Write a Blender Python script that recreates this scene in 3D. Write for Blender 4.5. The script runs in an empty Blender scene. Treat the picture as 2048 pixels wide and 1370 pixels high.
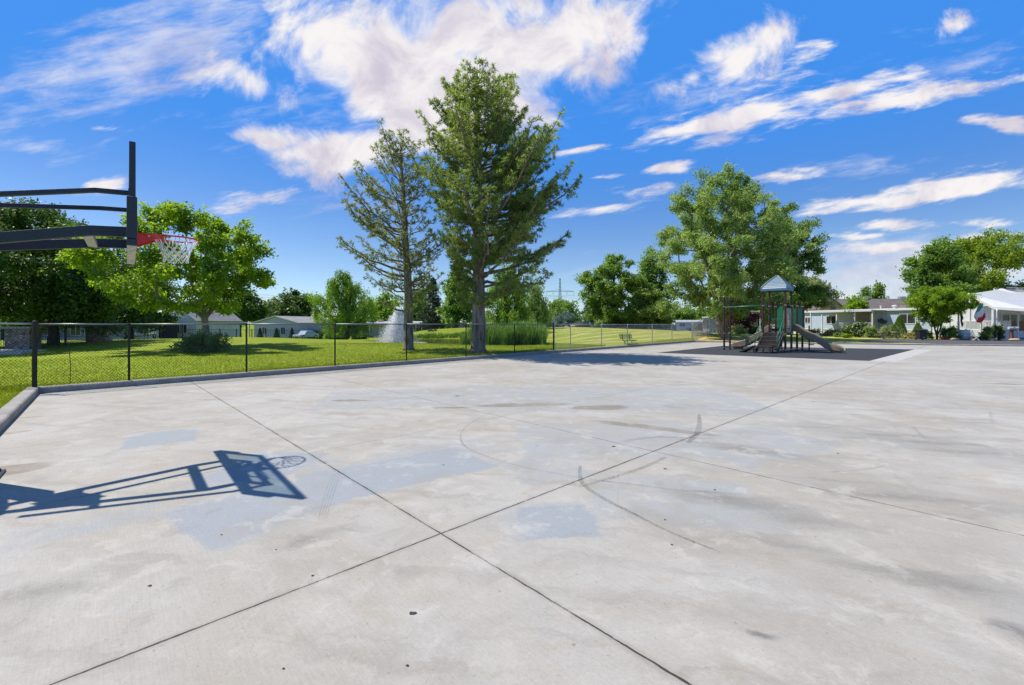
import bpy, math, random
import numpy as np
from mathutils import Vector, Matrix

random.seed(11)
RNG = np.random.default_rng(11)
PI = math.pi
R = math.radians
scene = bpy.context.scene
COL = scene.collection

# ---------------------------------------------------------------- camera model of the photograph
F, EYE, YH = 885.0, 1.65, 648.0          # focal length in px (2048 wide), eye height, horizon row


def W(px, Y, z=0.0):
    """point at column px, Y metres ahead, height z"""
    return Vector(((px - 1024) / F * Y, Y, z))


def G(px, py, z=0.0):
    """point of height z seen at pixel px, py"""
    return W(px, F * (EYE - z) / (py - YH), z)


def HT(py, Y):
    """height seen at row py at distance Y"""
    return EYE + (YH - py) / F * Y


# ---------------------------------------------------------------- object helpers
def tag(o, label=None, cat=None, group=None, kind=None):
    if label: o['label'] = label
    if cat: o['category'] = cat
    if group: o['group'] = group
    if kind: o['kind'] = kind
    return o


def thing(name, label, cat, loc=(0, 0, 0), rz=0.0, group=None):
    o = bpy.data.objects.new(name, None)
    COL.objects.link(o)
    o.location = loc
    o.rotation_euler = (0, 0, rz)
    o.empty_display_size = 0.2
    return tag(o, label, cat, group)


def link_mesh(name, me, mat, parent=None, smooth=False):
    o = bpy.data.objects.new(name, me)
    COL.objects.link(o)
    if mat is not None:
        for m in (mat if isinstance(mat, (list, tuple)) else [mat]):
            me.materials.append(m)
    if parent is not None: o.parent = parent
    if smooth:
        me.polygons.foreach_set('use_smooth', np.ones(len(me.polygons), dtype=bool))
    return o


def kids(o): return [c for c in bpy.data.objects if c.parent == o]


def copy_tree(o, parent=None):
    c = o.copy()
    COL.objects.link(c)
    if parent is not None: c.parent = parent
    for ch in kids(o): copy_tree(ch, c)
    return c


class MB:
    def __init__(s): s.v, s.f, s.m = [], [], []

    def add(s, vs, fs, mi=0):
        n = len(s.v)
        s.v += [tuple(v) for v in vs]
        s.f += [tuple(n + i for i in f) for f in fs]
        s.m += [mi] * len(fs)
        return s

    def box(s, c, size, rz=0.0, mi=0, M=None):
        x, y, z = (k / 2 for k in size)
        vs = [Vector((a * x, b * y, d * z)) for d in (-1, 1) for a, b in ((-1, -1), (1, -1), (1, 1), (-1, 1))]
        if M is None: M = Matrix.Rotation(rz, 3, 'Z')
        vs = [M @ v + Vector(c) for v in vs]
        return s.add(vs, [(3, 2, 1, 0), (4, 5, 6, 7), (0, 1, 5, 4), (1, 2, 6, 5), (2, 3, 7, 6), (3, 0, 4, 7)], mi)

    def bar(s, p, q, w, h, up=(0, 0, 1), mi=0):
        p, q = Vector(p), Vector(q)
        d = (q - p).normalized()
        u = Vector(up)
        if abs(d.dot(u)) > .98: u = Vector((1, 0, 0))
        x = d.cross(u).normalized()
        y = x.cross(d).normalized()
        vs = [e + x * a * w / 2 + y * b * h / 2 for e in (p, q) for a, b in ((-1, -1), (1, -1), (1, 1), (-1, 1))]
        return s.add(vs, [(0, 1, 2, 3), (7, 6, 5, 4), (4, 5, 1, 0), (5, 6, 2, 1), (6, 7, 3, 2), (7, 4, 0, 3)], mi)

    def tube(s, pts, r, n=8, closed=False, mi=0):
        pts = [Vector(p) for p in pts]
        rs = r if isinstance(r, (list, tuple)) else [r] * len(pts)
        N = len(pts)
        vs, fs = [], []
        prev = None
        for i, p in enumerate(pts):
            a = pts[(i - 1) % N] if (closed or i > 0) else p
            b = pts[(i + 1) % N] if (closed or i < N - 1) else p
            d = (b - a).normalized()
            if prev is None:
                u = Vector((0, 0, 1)) if abs(d.z) < .9 else Vector((1, 0, 0))
                x = d.cross(u).normalized()
            else:
                x = (prev - d * prev.dot(d)).normalized()
            prev = x
            y = d.cross(x)
            vs += [p + (x * math.cos(2 * PI * k / n) + y * math.sin(2 * PI * k / n)) * rs[i] for k in range(n)]
        for i in range(N if closed else N - 1):
            j = (i + 1) % N
            fs += [(i * n + k, i * n + (k + 1) % n, j * n + (k + 1) % n, j * n + k) for k in range(n)]
        if not closed:
            fs += [tuple(range(n - 1, -1, -1)), tuple((N - 1) * n + k for k in range(n))]
        return s.add(vs, fs, mi)

    def lathe(s, prof, c=(0, 0, 0), n=16, mi=0):
        c = Vector(c)
        vs = [c + Vector((r * math.cos(2 * PI * k / n), r * math.sin(2 * PI * k / n), z)) for r, z in prof for k in range(n)]
        fs = [(i * n + k, i * n + (k + 1) % n, (i + 1) * n + (k + 1) % n, (i + 1) * n + k)
              for i in range(len(prof) - 1) for k in range(n)]
        fs += [tuple(range(n - 1, -1, -1)), tuple((len(prof) - 1) * n + k for k in range(n))]
        return s.add(vs, fs, mi)

    def prism(s, poly, off, mi=0):
        """poly: 3D points, extruded by vector off"""
        off = Vector(off)
        a = [Vector(p) for p in poly]
        n = len(a)
        fs = [tuple(range(n - 1, -1, -1)), tuple(range(n, 2 * n))]
        fs += [(k, (k + 1) % n, n + (k + 1) % n, n + k) for k in range(n)]
        return s.add(a + [p + off for p in a], fs, mi)

    def ring_frame(s, x0, x1, z0, z1, w, y0, y1, mi=0):
        """rectangular picture-frame lying in the xz plane"""
        for bx in ((x0, x1, z0, z0 + w), (x0, x1, z1 - w, z1), (x0, x0 + w, z0 + w, z1 - w), (x1 - w, x1, z0 + w, z1 - w)):
            s.box(((bx[0] + bx[1]) / 2, (y0 + y1) / 2, (bx[2] + bx[3]) / 2), (bx[1] - bx[0], y1 - y0, bx[3] - bx[2]), mi=mi)
        return s

    def build_split(s, name, mat, parent=None, **kw):
        """one object for each loose piece"""
        par = list(range(len(s.v)))

        def root(i):
            while par[i] != i: par[i] = par[par[i]]; i = par[i]
            return i
        for f in s.f:
            for k in f[1:]: par[root(k)] = root(f[0])
        groups = {}
        for f in s.f: groups.setdefault(root(f[0]), []).append(f)
        out = []
        for fs in groups.values():
            idx = sorted({i for f in fs for i in f}); re_ = {i: k for k, i in enumerate(idx)}
            m2 = MB(); m2.add([s.v[i] for i in idx], [tuple(re_[i] for i in f) for f in fs])
            out.append(m2.build(name, mat, parent, **kw))
        return out

    def build(s, name, mat, parent=None, smooth=False, bevel=0.0, recalc=True):
        me = bpy.data.meshes.new(name)
        me.from_pydata(s.v, [], s.f)
        if any(s.m): me.polygons.foreach_set('material_index', s.m)
        if recalc:
            import bmesh
            bm = bmesh.new(); bm.from_mesh(me)
            bmesh.ops.recalc_face_normals(bm, faces=bm.faces)
            bm.to_mesh(me); bm.free()
        o = link_mesh(name, me, mat, parent, smooth)
        if bevel:
            md = o.modifiers.new('bevel', 'BEVEL')
            md.width = bevel; md.segments = 2; md.limit_method = 'ANGLE'; md.angle_limit = R(40)
        return o


def fast_mesh(name, verts, nper, mat, parent=None, tint=None):
    """verts (N*nper,3): N separate faces of nper corners each"""
    verts = np.ascontiguousarray(verts, dtype=np.float32)
    nv = len(verts); nf = nv // nper
    me = bpy.data.meshes.new(name)
    me.vertices.add(nv); me.loops.add(nv); me.polygons.add(nf)
    me.vertices.foreach_set('co', verts.ravel())
    me.loops.foreach_set('vertex_index', np.arange(nv, dtype=np.int32))
    me.polygons.foreach_set('loop_start', np.arange(0, nv, nper, dtype=np.int32))
    me.polygons.foreach_set('loop_total', np.full(nf, nper, dtype=np.int32))
    me.update(calc_edges=True)
    if tint is not None:
        at = me.attributes.new('tint', 'FLOAT', 'FACE')
        at.data.foreach_set('value', np.ascontiguousarray(tint, dtype=np.float32))
    return link_mesh(name, me, mat, parent)


# ---------------------------------------------------------------- node helpers
class NT:
    def __init__(s, tree): s.t = tree; s.n = tree.nodes; s.l = tree.links

    def node(s, typ, **kw):
        n = s.n.new(typ)
        for k, v in kw.items(): setattr(n, k, v)
        return n

    def put(s, sock, val):
        if val is None: return
        if isinstance(val, bpy.types.NodeSocket): s.l.new(val, sock)
        else: sock.default_value = val

    def math(s, op, a, b=None, c=None, clamp=False):
        n = s.node('ShaderNodeMath', operation=op, use_clamp=clamp)
        s.put(n.inputs[0], a); s.put(n.inputs[1], b); s.put(n.inputs[2], c)
        return n.outputs[0]

    def vmath(s, op, a, b=None, out=0):
        n = s.node('ShaderNodeVectorMath', operation=op)
        s.put(n.inputs[0], a)
        if b is not None: s.put(n.inputs[1], b)
        return n.outputs[out]

    def noise(s, vec, scale, detail=4, rough=.55, dist=0.0, col=False):
        n = s.node('ShaderNodeTexNoise')
        s.put(n.inputs['Vector'], vec)
        n.inputs['Scale'].default_value = scale; n.inputs['Detail'].default_value = detail
        n.inputs['Roughness'].default_value = rough; n.inputs['Distortion'].default_value = dist
        return n.outputs['Color'] if col else n.outputs[0]

    def mapr(s, v, a, b, c=0.0, d=1.0, smooth=True):
        n = s.node('ShaderNodeMapRange')
        n.interpolation_type = 'SMOOTHSTEP' if smooth else 'LINEAR'
        s.put(n.inputs[0], v)
        for i, k in enumerate((a, b, c, d)): s.put(n.inputs[i + 1], k)
        return n.outputs[0]

    def mix(s, fac, a, b, mode='MIX'):
        n = s.node('ShaderNodeMix', data_type='RGBA', blend_type=mode)
        s.put(n.inputs[0], fac)
        s.put(n.inputs[6], a if isinstance(a, bpy.types.NodeSocket) else (*a, 1) if len(a) == 3 else a)
        s.put(n.inputs[7], b if isinstance(b, bpy.types.NodeSocket) else (*b, 1) if len(b) == 3 else b)
        return n.outputs[2]

    def mapping(s, vec, loc, rot, scale):
        n = s.node('ShaderNodeMapping', vector_type='TEXTURE')
        s.put(n.inputs[0], vec)
        n.inputs[1].default_value = loc; n.inputs[2].default_value = (0, 0, rot); n.inputs[3].default_value = scale
        return n.outputs[0]

    def bump(s, h, strength=.3, dist=.02):
        n = s.node('ShaderNodeBump')
        n.inputs['Strength'].default_value = strength; n.inputs['Distance'].default_value = dist
        s.put(n.inputs['Height'], h)
        return n.outputs[0]


def new_mat(name):
    m = bpy.data.materials.new(name); m.use_nodes = True
    t = NT(m.node_tree)
    bs = m.node_tree.nodes['Principled BSDF']
    return m, t, bs


def simple(name, col, rough=.6, metal=0.0, var=.12, scale=6.0, bump=0.0, bscale=60.0, spec=None, stretch=None):
    """painted / metal / plastic surface with mottled wear"""
    m, t, bs = new_mat(name)
    tc = t.node('ShaderNodeTexCoord').outputs['Object']
    vec = tc
    if stretch: vec = t.vmath('MULTIPLY', tc, stretch)
    n = t.noise(vec, scale, 5, .6)
    f = t.mapr(n, .3, .7, 1 - var, 1 + var, smooth=False)
    c = t.vmath('MULTIPLY', (col[0], col[1], col[2]), t.node('ShaderNodeCombineXYZ').outputs[0])
    cx = c.node.inputs[1].links[0].from_node
    for i in range(3): t.put(cx.inputs[i], f)
    t.put(bs.inputs['Base Color'], c)
    bs.inputs['Roughness'].default_value = rough
    bs.inputs['Metallic'].default_value = metal
    if spec is not None: bs.inputs['Specular IOR Level'].default_value = spec
    if bump:
        t.put(bs.inputs['Normal'], t.bump(t.noise(vec, bscale, 3, .6), bump, .01))
    return m


def leaf_mat(name, dark, light, trans=.35, rough=.45):
    m = bpy.data.materials.new(name); m.use_nodes = True
    t = NT(m.node_tree); t.n.clear()
    a = t.node('ShaderNodeAttribute', attribute_name='tint').outputs['Fac']
    c = t.mix(a, dark, light)
    pb = t.node('ShaderNodeBsdfPrincipled')
    t.put(pb.inputs['Base Color'], c); pb.inputs['Roughness'].default_value = rough
    pb.inputs['Specular IOR Level'].default_value = .35
    tr = t.node('ShaderNodeBsdfTranslucent')
    t.put(tr.inputs[0], t.mix(.5, c, t.mix(1.0, c, (1.5, 1.5, .5), 'MULTIPLY')))
    mx = t.node('ShaderNodeMixShader'); mx.inputs[0].default_value = trans
    t.l.new(pb.outputs[0], mx.inputs[1]); t.l.new(tr.outputs[0], mx.inputs[2])
    o = t.node('ShaderNodeOutputMaterial'); t.l.new(mx.outputs[0], o.inputs[0])
    return m


def bark_mat(name, a, b, scale=7):
    m, t, bs = new_mat(name)
    tc = t.node('ShaderNodeTexCoord').outputs['Object']
    v = t.vmath('MULTIPLY', tc, (1, 1, .22))
    n = t.noise(v, scale, 6, .65, .4)
    n2 = t.noise(tc, 1.1, 3)
    t.put(bs.inputs['Base Color'], t.mix(t.mapr(n2, .35, .65, 0, .4), t.mix(t.mapr(n, .38, .62), a, b), b))
    bs.inputs['Roughness'].default_value = .9
    t.put(bs.inputs['Normal'], t.bump(n, .9, .06))
    return m
EXPO = .35
SUN_E, SKY_STR, SKY_TINT, CLOUD_V = 4.9, .10, (.95, 1.0, 1.05), 7.4
SKY_BLUE = (.040, .232, .71)
CONC_F = (.725, .718, .684)
# ---------------------------------------------------------------- render, camera, light
scene.render.engine = 'CYCLES'
scene.cycles.max_bounces = 6
scene.cycles.diffuse_bounces = 3
scene.cycles.glossy_bounces = 3
scene.cycles.transmission_bounces = 4
scene.cycles.transparent_max_bounces = 8
scene.cycles.caustics_reflective = False
scene.cycles.caustics_refractive = False
scene.cycles.sample_clamp_indirect = 6
scene.view_settings.view_transform = 'Standard'
scene.view_settings.look = 'None'
scene.view_settings.exposure = EXPO
scene.view_settings.gamma = 1.0
cam = bpy.data.cameras.new('camera')
cam.sensor_width = 36; cam.lens = 36 * F / 2048
cam.shift_y = (YH - 685) / 2048
cam.clip_end = 6000
camo = bpy.data.objects.new('camera', cam)
COL.objects.link(camo)
camo.location = (0, 0, EYE); camo.rotation_euler = (R(90), 0, 0)
scene.camera = camo

SUN_EL = R(58.5)
sx, sy = -.963, .268                      # towards the sun, on the ground plane
sdir = Vector((sx * math.cos(SUN_EL), sy * math.cos(SUN_EL), math.sin(SUN_EL))).normalized()
sun = bpy.data.lights.new('sun', 'SUN')
sun.energy = SUN_E; sun.angle = R(.53); sun.color = (1, .925, .82)
suno = bpy.data.objects.new('sun', sun); COL.objects.link(suno)
suno.rotation_euler = sdir.to_track_quat('Z', 'Y').to_euler()
suno.location = (0, 0, 30)

# ---------------------------------------------------------------- sky with clouds
world = bpy.data.worlds.new('World'); scene.world = world; world.use_nodes = True
t = NT(world.node_tree); t.n.clear()
sky = t.node('ShaderNodeTexSky', sky_type='NISHITA', sun_disc=False)
sky.sun_elevation = SUN_EL
sky.sun_rotation = math.atan2(sdir.x, sdir.y)
sky.altitude = 1300; sky.air_density = 1.0; sky.dust_density = .6; sky.ozone_density = 4.0
d = t.node('ShaderNodeTexCoord').outputs['Generated']
sp = t.node('ShaderNodeSeparateXYZ'); t.l.new(d, sp.inputs[0])
dx, dy, dz = sp.outputs
dyc = t.math('MAXIMUM', dy, .06)
u = t.math('DIVIDE', dx, dyc); v = t.math('DIVIDE', dz, dyc)
cb = t.node('ShaderNodeCombineXYZ'); t.l.new(u, cb.inputs[0]); t.l.new(v, cb.inputs[1])
uv = cb.outputs[0]
# wobble of the outlines
wn = t.vmath('SUBTRACT', t.noise(uv, 4.5, 7, .62, col=True), (.5, .5, .5))
uvw = t.vmath('ADD', uv, t.vmath('MULTIPLY', wn, (.16, .12, 0)))
wn2 = t.vmath('SUBTRACT', t.noise(t.vmath('MULTIPLY', t.mapping(uv, (0, 0, 0), .2, (1, 1, 1)), (.6, 3.2, 1)), 5, 6, .65, col=True), (.5, .5, .5))
uvs = t.vmath('ADD', uv, t.vmath('MULTIPLY', wn2, (.16, .035, 0)))


def blob(vec, px, py, rx, ry, rot, w):
    m = t.mapping(vec, ((px - 1024) / F, (YH - py) / F, 0), R(rot), (rx / F, ry / F, 1))
    return t.math('MULTIPLY', t.math('SUBTRACT', 1.0, t.vmath('LENGTH', t.vmath('MULTIPLY', m, (1, 1, 0)), out=1)), w)


def union(lst):
    a = lst[0]
    for b in lst[1:]: a = t.math('SMOOTH_MAX', a, b, .12)
    return a


puffs = [(850, 150, 300, 150, -14, 1.2), (690, 90, 250, 130, -22, .95), (1090, 85, 260, 100, 14, 1.2), (880, 235, 170, 85, 0, 1.25), (790, 190, 180, 90, -20, 1.1), (940, 60, 300, 110, 0, .95),
         (690, 306, 160, 66, 8, 1.2), (1235, 45, 80, 60, 0, .8), (555, 270, 120, 36, -8, .9), (500, 155, 110, 45, -15, .5),
         (560, 25, 90, 60, -30, .4), (980, 20, 200, 60, 0, .7),
         (1465, 118, 135, 66, 24, 1.0), (1380, 150, 60, 34, 10, .8), (1530, 90, 60, 50, 30, .7), (1905, 53, 52, 30, 8, .8)]
streaks = [(1470, 238, 230, 46, 11, 1.0), (1650, 190, 240, 28, 15, .75), (1830, 190, 260, 32, 11, .95), (1370, 275, 110, 16, 14, .6),
           (1590, 130, 110, 34, 26, .55), (1920, 372, 260, 36, 9, 1.0), (1740, 404, 170, 22, 6, 1.0), (2030, 252, 90, 22, -4, .9),
           (1180, 302, 80, 11, 8, .8), (1203, 350, 58, 12, 0, .8), (1340, 333, 66, 15, 4, .85), (1195, 420, 95, 15, 6, .6),
           (1575, 354, 80, 20, 8, .8), (1790, 448, 80, 13, 3, .75), (1985, 445, 90, 12, 4, .6), (510, 398, 105, 22, 5, .6),
           (470, 422, 80, 20, 2, .5), (215, 372, 62, 22, 2, .7), (1300, 385, 150, 18, 6, .35), (200, 257, 34, 10, 0, .4),
           (1815, 492, 260, 20, 3, .75), (1690, 470, 130, 9, 2, .7), (2000, 470, 160, 14, 2, .75), (1560, 150, 60, 12, 30, .5), (1770, 150, 120, 10, 16, .4)]
wisps = [(300, 100, 380, 130, 20, .72), (130, 140, 280, 70, 14, .5), (420, 30, 300, 80, 28, .55), (60, 290, 160, 30, -6, .34),
         (1830, 550, 440, 110, 2, 1.0), (1250, 560, 300, 40, 0, .25), (1690, 345, 200, 34, 5, .32), (720, 400, 180, 36, 4, .3), (620, 240, 260, 70, -6, .3),
         (1400, 200, 260, 60, 12, .3), (1900, 130, 200, 60, 10, .25)]
dp = union([blob(uvw, *b) for b in puffs])
ds = union([blob(uvs, *b) for b in streaks])
dw = union([blob(uvs, *b) for b in wisps])
n1 = t.noise(uv, 6.0, 11, .60, .5)
n2 = t.noise(t.vmath('MULTIPLY', t.mapping(uv, (0, 0, 0), .2, (1, 1, 1)), (1, 4.0, 1)), 6.5, 8, .62, .2)
mp = t.mapr(t.math('ADD', dp, t.math('MULTIPLY', t.math('SUBTRACT', n1, .5), 2.9)), -.10, .68)
ms = t.mapr(t.math('ADD', ds, t.math('MULTIPLY', t.math('SUBTRACT', n2, .5), 2.4)), .04, .72)
mw = t.mapr(t.math('ADD', dw, t.math('MULTIPLY', t.math('SUBTRACT', n2, .5), 1.7)), .02, .85, 0, .62)
ahead = t.mapr(dy, .1, .22)
# the rest of the sky dome: loose clouds on a high plane
zc = t.math('MAXIMUM', dz, .08)
cb2 = t.node('ShaderNodeCombineXYZ')
t.l.new(t.math('DIVIDE', dx, zc), cb2.inputs[0]); t.l.new(t.math('DIVIDE', dy, zc), cb2.inputs[1])
nb = t.mapr(t.noise(cb2.outputs[0], .9, 8, .6), .54, .72, 0, .6)
mb = t.math('MULTIPLY', nb, t.math('SUBTRACT', 1.0, ahead))
m = t.math('MAXIMUM', t.math('MULTIPLY', t.math('MAXIMUM', mp, t.math('MAXIMUM', ms, mw)), ahead), mb)
m = t.math('MULTIPLY', m, t.mapr(dz, .0, .04))
shade = t.mapr(t.math('ADD', t.noise(t.vmath('ADD', uv, (.012, -.02, 0)), 6.0, 9, .60, .5), t.math('MULTIPLY', t.noise(uv, 2.2, 4), .55)), .68, .98)
cloud_col = t.mix(shade, (1.0, .965, .965), (.66, .62, .745))
# the photograph's sky: clear saturated blue at the heights it shows, deep overhead, pale at the horizon
el = t.math('ARCSINE', dz)
k_up = t.math('MULTIPLY', t.mapr(el, R(3), R(24)), t.mapr(el, R(62), R(38), .06, 1.0))
zen = t.node('ShaderNodeCombineXYZ')
for q in range(3): t.l.new(t.mapr(el, R(35), R(60), 1.0, .62), zen.inputs[q])
zen = zen.outputs[0]
skc = t.mix(t.math('MULTIPLY', k_up, .88), t.vmath('MULTIPLY', t.vmath('MULTIPLY', sky.outputs[0], SKY_TINT), zen), tuple(k / SKY_STR for k in SKY_BLUE))
cl = t.vmath('MULTIPLY', cloud_col, (CLOUD_V,) * 3)
final = t.mix(m, skc, cl)
bg = t.node('ShaderNodeBackground'); bg.inputs[1].default_value = SKY_STR
t.l.new(final, bg.inputs[0])
ow = t.node('ShaderNodeOutputWorld'); t.l.new(bg.outputs[0], ow.inputs[0])
world.cycles.sampling_method = 'MANUAL'
world.cycles.sample_map_resolution = 512
# ---------------------------------------------------------------- ground frame
C0 = np.array([-11.23, 10.5])            # kerb corner
FD = np.array([.681, .732])              # along the long fence
BD = np.array([.676, -.737])             # along the short kerb, towards the viewer
AV, BV = Vector((.728, .685, 0)), Vector((.685, -.728, 0))   # court axes
A_ANG = math.atan2(.685, .728)
INV = np.linalg.inv(np.column_stack([FD, BD]))


def P(s, tt, z=0.0):
    q = C0 + s * FD + tt * BD
    return Vector((q[0], q[1], z))


def sstep(a, b, x):
    q = np.clip((np.asarray(x, float) - a) / (b - a), 0, 1)
    return q * q * (3 - 2 * q)


WATER_Z = -.10
PAD = [P(0, 0), (16.8, 40.6), (25.4, 36.6), (37.5, 32.6), (62, 24.5), (62, -26), P(0, 60)]
PADXY = np.array([[p[0], p[1]] for p in PAD])


def pad_dist(x, y):
    """signed distance to the pad outline, positive outside"""
    x = np.asarray(x, float); y = np.asarray(y, float)
    best = np.full(x.shape, 1e9); inside = np.zeros(x.shape, bool)
    n = len(PADXY)
    for i in range(n):
        ax, ay = PADXY[i]; bx, by = PADXY[(i + 1) % n]
        ex, ey = bx - ax, by - ay
        k = np.clip(((x - ax) * ex + (y - ay) * ey) / (ex * ex + ey * ey), 0, 1)
        best = np.minimum(best, np.hypot(x - ax - k * ex, y - ay - k * ey))
        cond = ((ay > y) != (by > y))
        with np.errstate(divide='ignore', invalid='ignore'):
            inside ^= cond & (x < (bx - ax) * (y - ay) / (by - ay + 1e-12) + ax)
    return np.where(inside, -best, best)


def lawn_z(x, y):
    x = np.asarray(x, float); y = np.asarray(y, float)
    g = lambda cx, cy, rx, ry: np.exp(-.5 * (((x - cx) / rx) ** 2 + ((y - cy) / ry) ** 2))
    z = .11 + .52 * g(-20, 33, 11, 6.5) + 1.0 * g(13, 59, 10, 13) + .85 * g(-7, 67, 10, 6.0)
    z = z - .3 * g(-30, 24, 6, 5)
    z = z - 1.3 * sstep(40, 62, y) * sstep(-10, -24, x)
    z = z + .03 * np.sin(x * .9 + y * .35) * np.sin(y * .7 - x * .2)
    e = np.hypot((x + 6.5) / 9.6, (y - 43.6) / 9.8)
    dip = sstep(1.75, 1.0, e) * .19
    sm = sstep(1.06, .80, e)
    z = np.where(y < 46, z - dip, z)
    z = z * (1 - sm) - .7 * sm
    # flat and slightly lower along the street side of the pad
    right = sstep(15.5, 19, x) * sstep(52, 44, y)
    z = z * (1 - right) + right * .02
    z = np.where(x > 34, np.minimum(z, .25), z)
    return z


def axis(parts):
    out = []
    for a, b, st in parts: out += list(np.arange(a, b, st))
    return np.array(sorted(set(np.round(out, 4))))


ss = axis([(-2400, -400, 200), (-400, -60, 20), (-60, -.5, .75), (-.5, 0, .35), (.05, 44, .75), (44, 110, 1.0), (110, 400, 15), (400, 2401, 200)])
ts = axis([(-2400, -400, 200), (-400, -90, 15), (-90, -40, 1.5), (-40, -.5, .75), (-.5, 0, .35), (.05, 40, .8), (40, 120, 3), (120, 400, 20), (400, 2401, 200)])
SS, TT = np.meshgrid(ss, ts, indexing='ij')
gx = C0[0] + SS * FD[0] + TT * BD[0]; gy = C0[1] + SS * FD[1] + TT * BD[1]
gz = lawn_z(gx, gy)
pdist = pad_dist(gx, gy)
lowered = (pdist < .02)
gz = np.where(lowered, -.08, gz)
far_edge = (SS > 41) & (TT > 0)
gz = np.where(far_edge, np.where(pdist < .9, -.08, gz * sstep(.9, 2.5, pdist) - .02 * (1 - sstep(.9, 2.5, pdist))), gz)
edge = np.maximum(abs(SS), abs(TT))
gz = np.where(edge > 420, .05, gz)
nS, nT = len(ss), len(ts)
idx = np.arange(nS * nT).reshape(nS, nT)
quads = np.stack([idx[:-1, :-1], idx[:-1, 1:], idx[1:, 1:], idx[1:, :-1]], -1).reshape(-1, 4)
me = bpy.data.meshes.new('ground')
me.vertices.add(nS * nT)
me.vertices.foreach_set('co', np.stack([gx, gy, gz], -1).astype(np.float32).ravel())
me.loops.add(quads.size); me.polygons.add(len(quads))
me.loops.foreach_set('vertex_index', quads.astype(np.int32).ravel())
me.polygons.foreach_set('loop_start', np.arange(0, quads.size, 4, dtype=np.int32))
me.polygons.foreach_set('loop_total', np.full(len(quads), 4, dtype=np.int32))
me.update(calc_edges=True)

# grass material
mt, t, bs = new_mat('mown grass')
pos = t.node('ShaderNodeNewGeometry').outputs['Position']
big = t.noise(pos, .16, 5, .6)
mid = t.noise(pos, 1.3, 5, .65)
fine = t.noise(pos, 34, 4, .7)
c = t.mix(t.mapr(mid, .35, .68), (.21, .285, .009), (.29, .345, .012))
c = t.mix(t.mapr(fine, .35, .68, 0, .65), c, (.12, .19, .008))
sepx = t.node('ShaderNodeSeparateXYZ'); t.l.new(pos, sepx.inputs[0])
rightness = t.mapr(sepx.outputs[0], -1, 13)
# mowing stripes on the rising lawn, dry near the street
str_v = t.mapping(t.vmath('ADD', pos, t.vmath('MULTIPLY', t.noise(pos, .12, 2, .5, col=True), (2.5, 2.5, 0))), (8, 34, 0), R(38), (1, 1, 1))
sps = t.node('ShaderNodeSeparateXYZ'); t.l.new(str_v, sps.inputs[0])
wv = t.math('SINE', t.math('MULTIPLY', sps.outputs[1], 2.2))
stripe = t.math('MULTIPLY', t.mapr(wv, .1, .9), t.mapr(sepx.outputs[0], 0, 8))
dry = t.math('MULTIPLY', rightness, t.mapr(t.math('ADD', big, t.math('MULTIPLY', mid, .35)), .48, .80, .05, .75))
c = t.mix(t.math('MULTIPLY', stripe, t.mapr(mid, .3, .6, .45, .9)), c, (.47, .45, .17))
c = t.mix(dry, c, (.37, .35, .085))
tan = t.math('SUBTRACT', 1.0, t.vmath('LENGTH', t.mapping(t.vmath('ADD', pos, t.vmath('MULTIPLY', t.noise(pos, .8, 4, col=True), (2, 2, 0))), (21.5, 45.2, 0), R(-20), (6, 3.2, 400)), out=1))
c = t.mix(t.mapr(tan, 0, .5, 0, .8), c, (.48, .32, .13))
t.put(bs.inputs['Base Color'], c)
bs.inputs['Roughness'].default_value = .85; bs.inputs['Specular IOR Level'].default_value = .15
t.put(bs.inputs['Normal'], t.bump(t.math('ADD', fine, t.math('MULTIPLY', t.noise(pos, 9, 3), .25)), .55, .03))
M_GRASS = mt
ground = link_mesh('ground', me, mt, smooth=True)
tag(ground, 'mown green lawn rolling around the court, pond and houses', 'lawn', kind='structure')

# ---------------------------------------------------------------- concrete court
mt, t, bs = new_mat('weathered concrete')
pos = t.node('ShaderNodeNewGeometry').outputs['Position']
loc = t.mapping(pos, (0, 0, 0), A_ANG, (1, 1, 1))      # x along A, y = -(v)
sp = t.node('ShaderNodeSeparateXYZ'); t.l.new(loc, sp.inputs[0])
U, V_ = sp.outputs[0], sp.outputs[1]
wob = t.vmath('SUBTRACT', t.noise(pos, 1.7, 6, .65, col=True), (.5, .5, .5))
posw = t.vmath('ADD', pos, t.vmath('MULTIPLY', wob, (.55, .55, 0)))
posw2 = t.vmath('ADD', pos, t.vmath('MULTIPLY', wob, (.30, .30, 0)))
posw3 = t.vmath('ADD', t.vmath('ADD', pos, t.vmath('MULTIPLY', wob, (.22, .22, 0))), t.vmath('MULTIPLY', t.vmath('SUBTRACT', t.noise(pos, 9, 5, .7, col=True), (.5, .5, .5)), (.10, .10, 0)))
big = t.noise(pos, .33, 9, .66, .5)
mid = t.noise(pos, 1.4, 9, .68, .3)
# broom finish and long drag streaks
brush = t.noise(t.vmath('MULTIPLY', loc, (95, 5, 1)), 1.0, 3, .6)
streak = t.noise(t.vmath('MULTIPLY', t.mapping(posw, (0, 0, 0), R(-14), (1, 1, 1)), (.45, 3.4, 1)), 1.0, 6, .62)
grain = t.math('ADD', t.math('MULTIPLY', t.noise(pos, 150, 3, .75), .55), t.math('MULTIPLY', t.noise(pos, 42, 5, .75), .45))
c = t.mix(t.mapr(big, .36, .64), (.455, .43, .39), (.545, .54, .53))
c = t.mix(t.mapr(mid, .50, .72, 0, .75), c, (.585, .565, .525))
c = t.mix(t.mapr(streak, .48, .74, 0, .7), c, (.345, .325, .295))
c = t.mix(t.mapr(t.noise(posw, .75, 6, .6), .54, .75, 0, .45), c, (.43, .35, .26))


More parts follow.
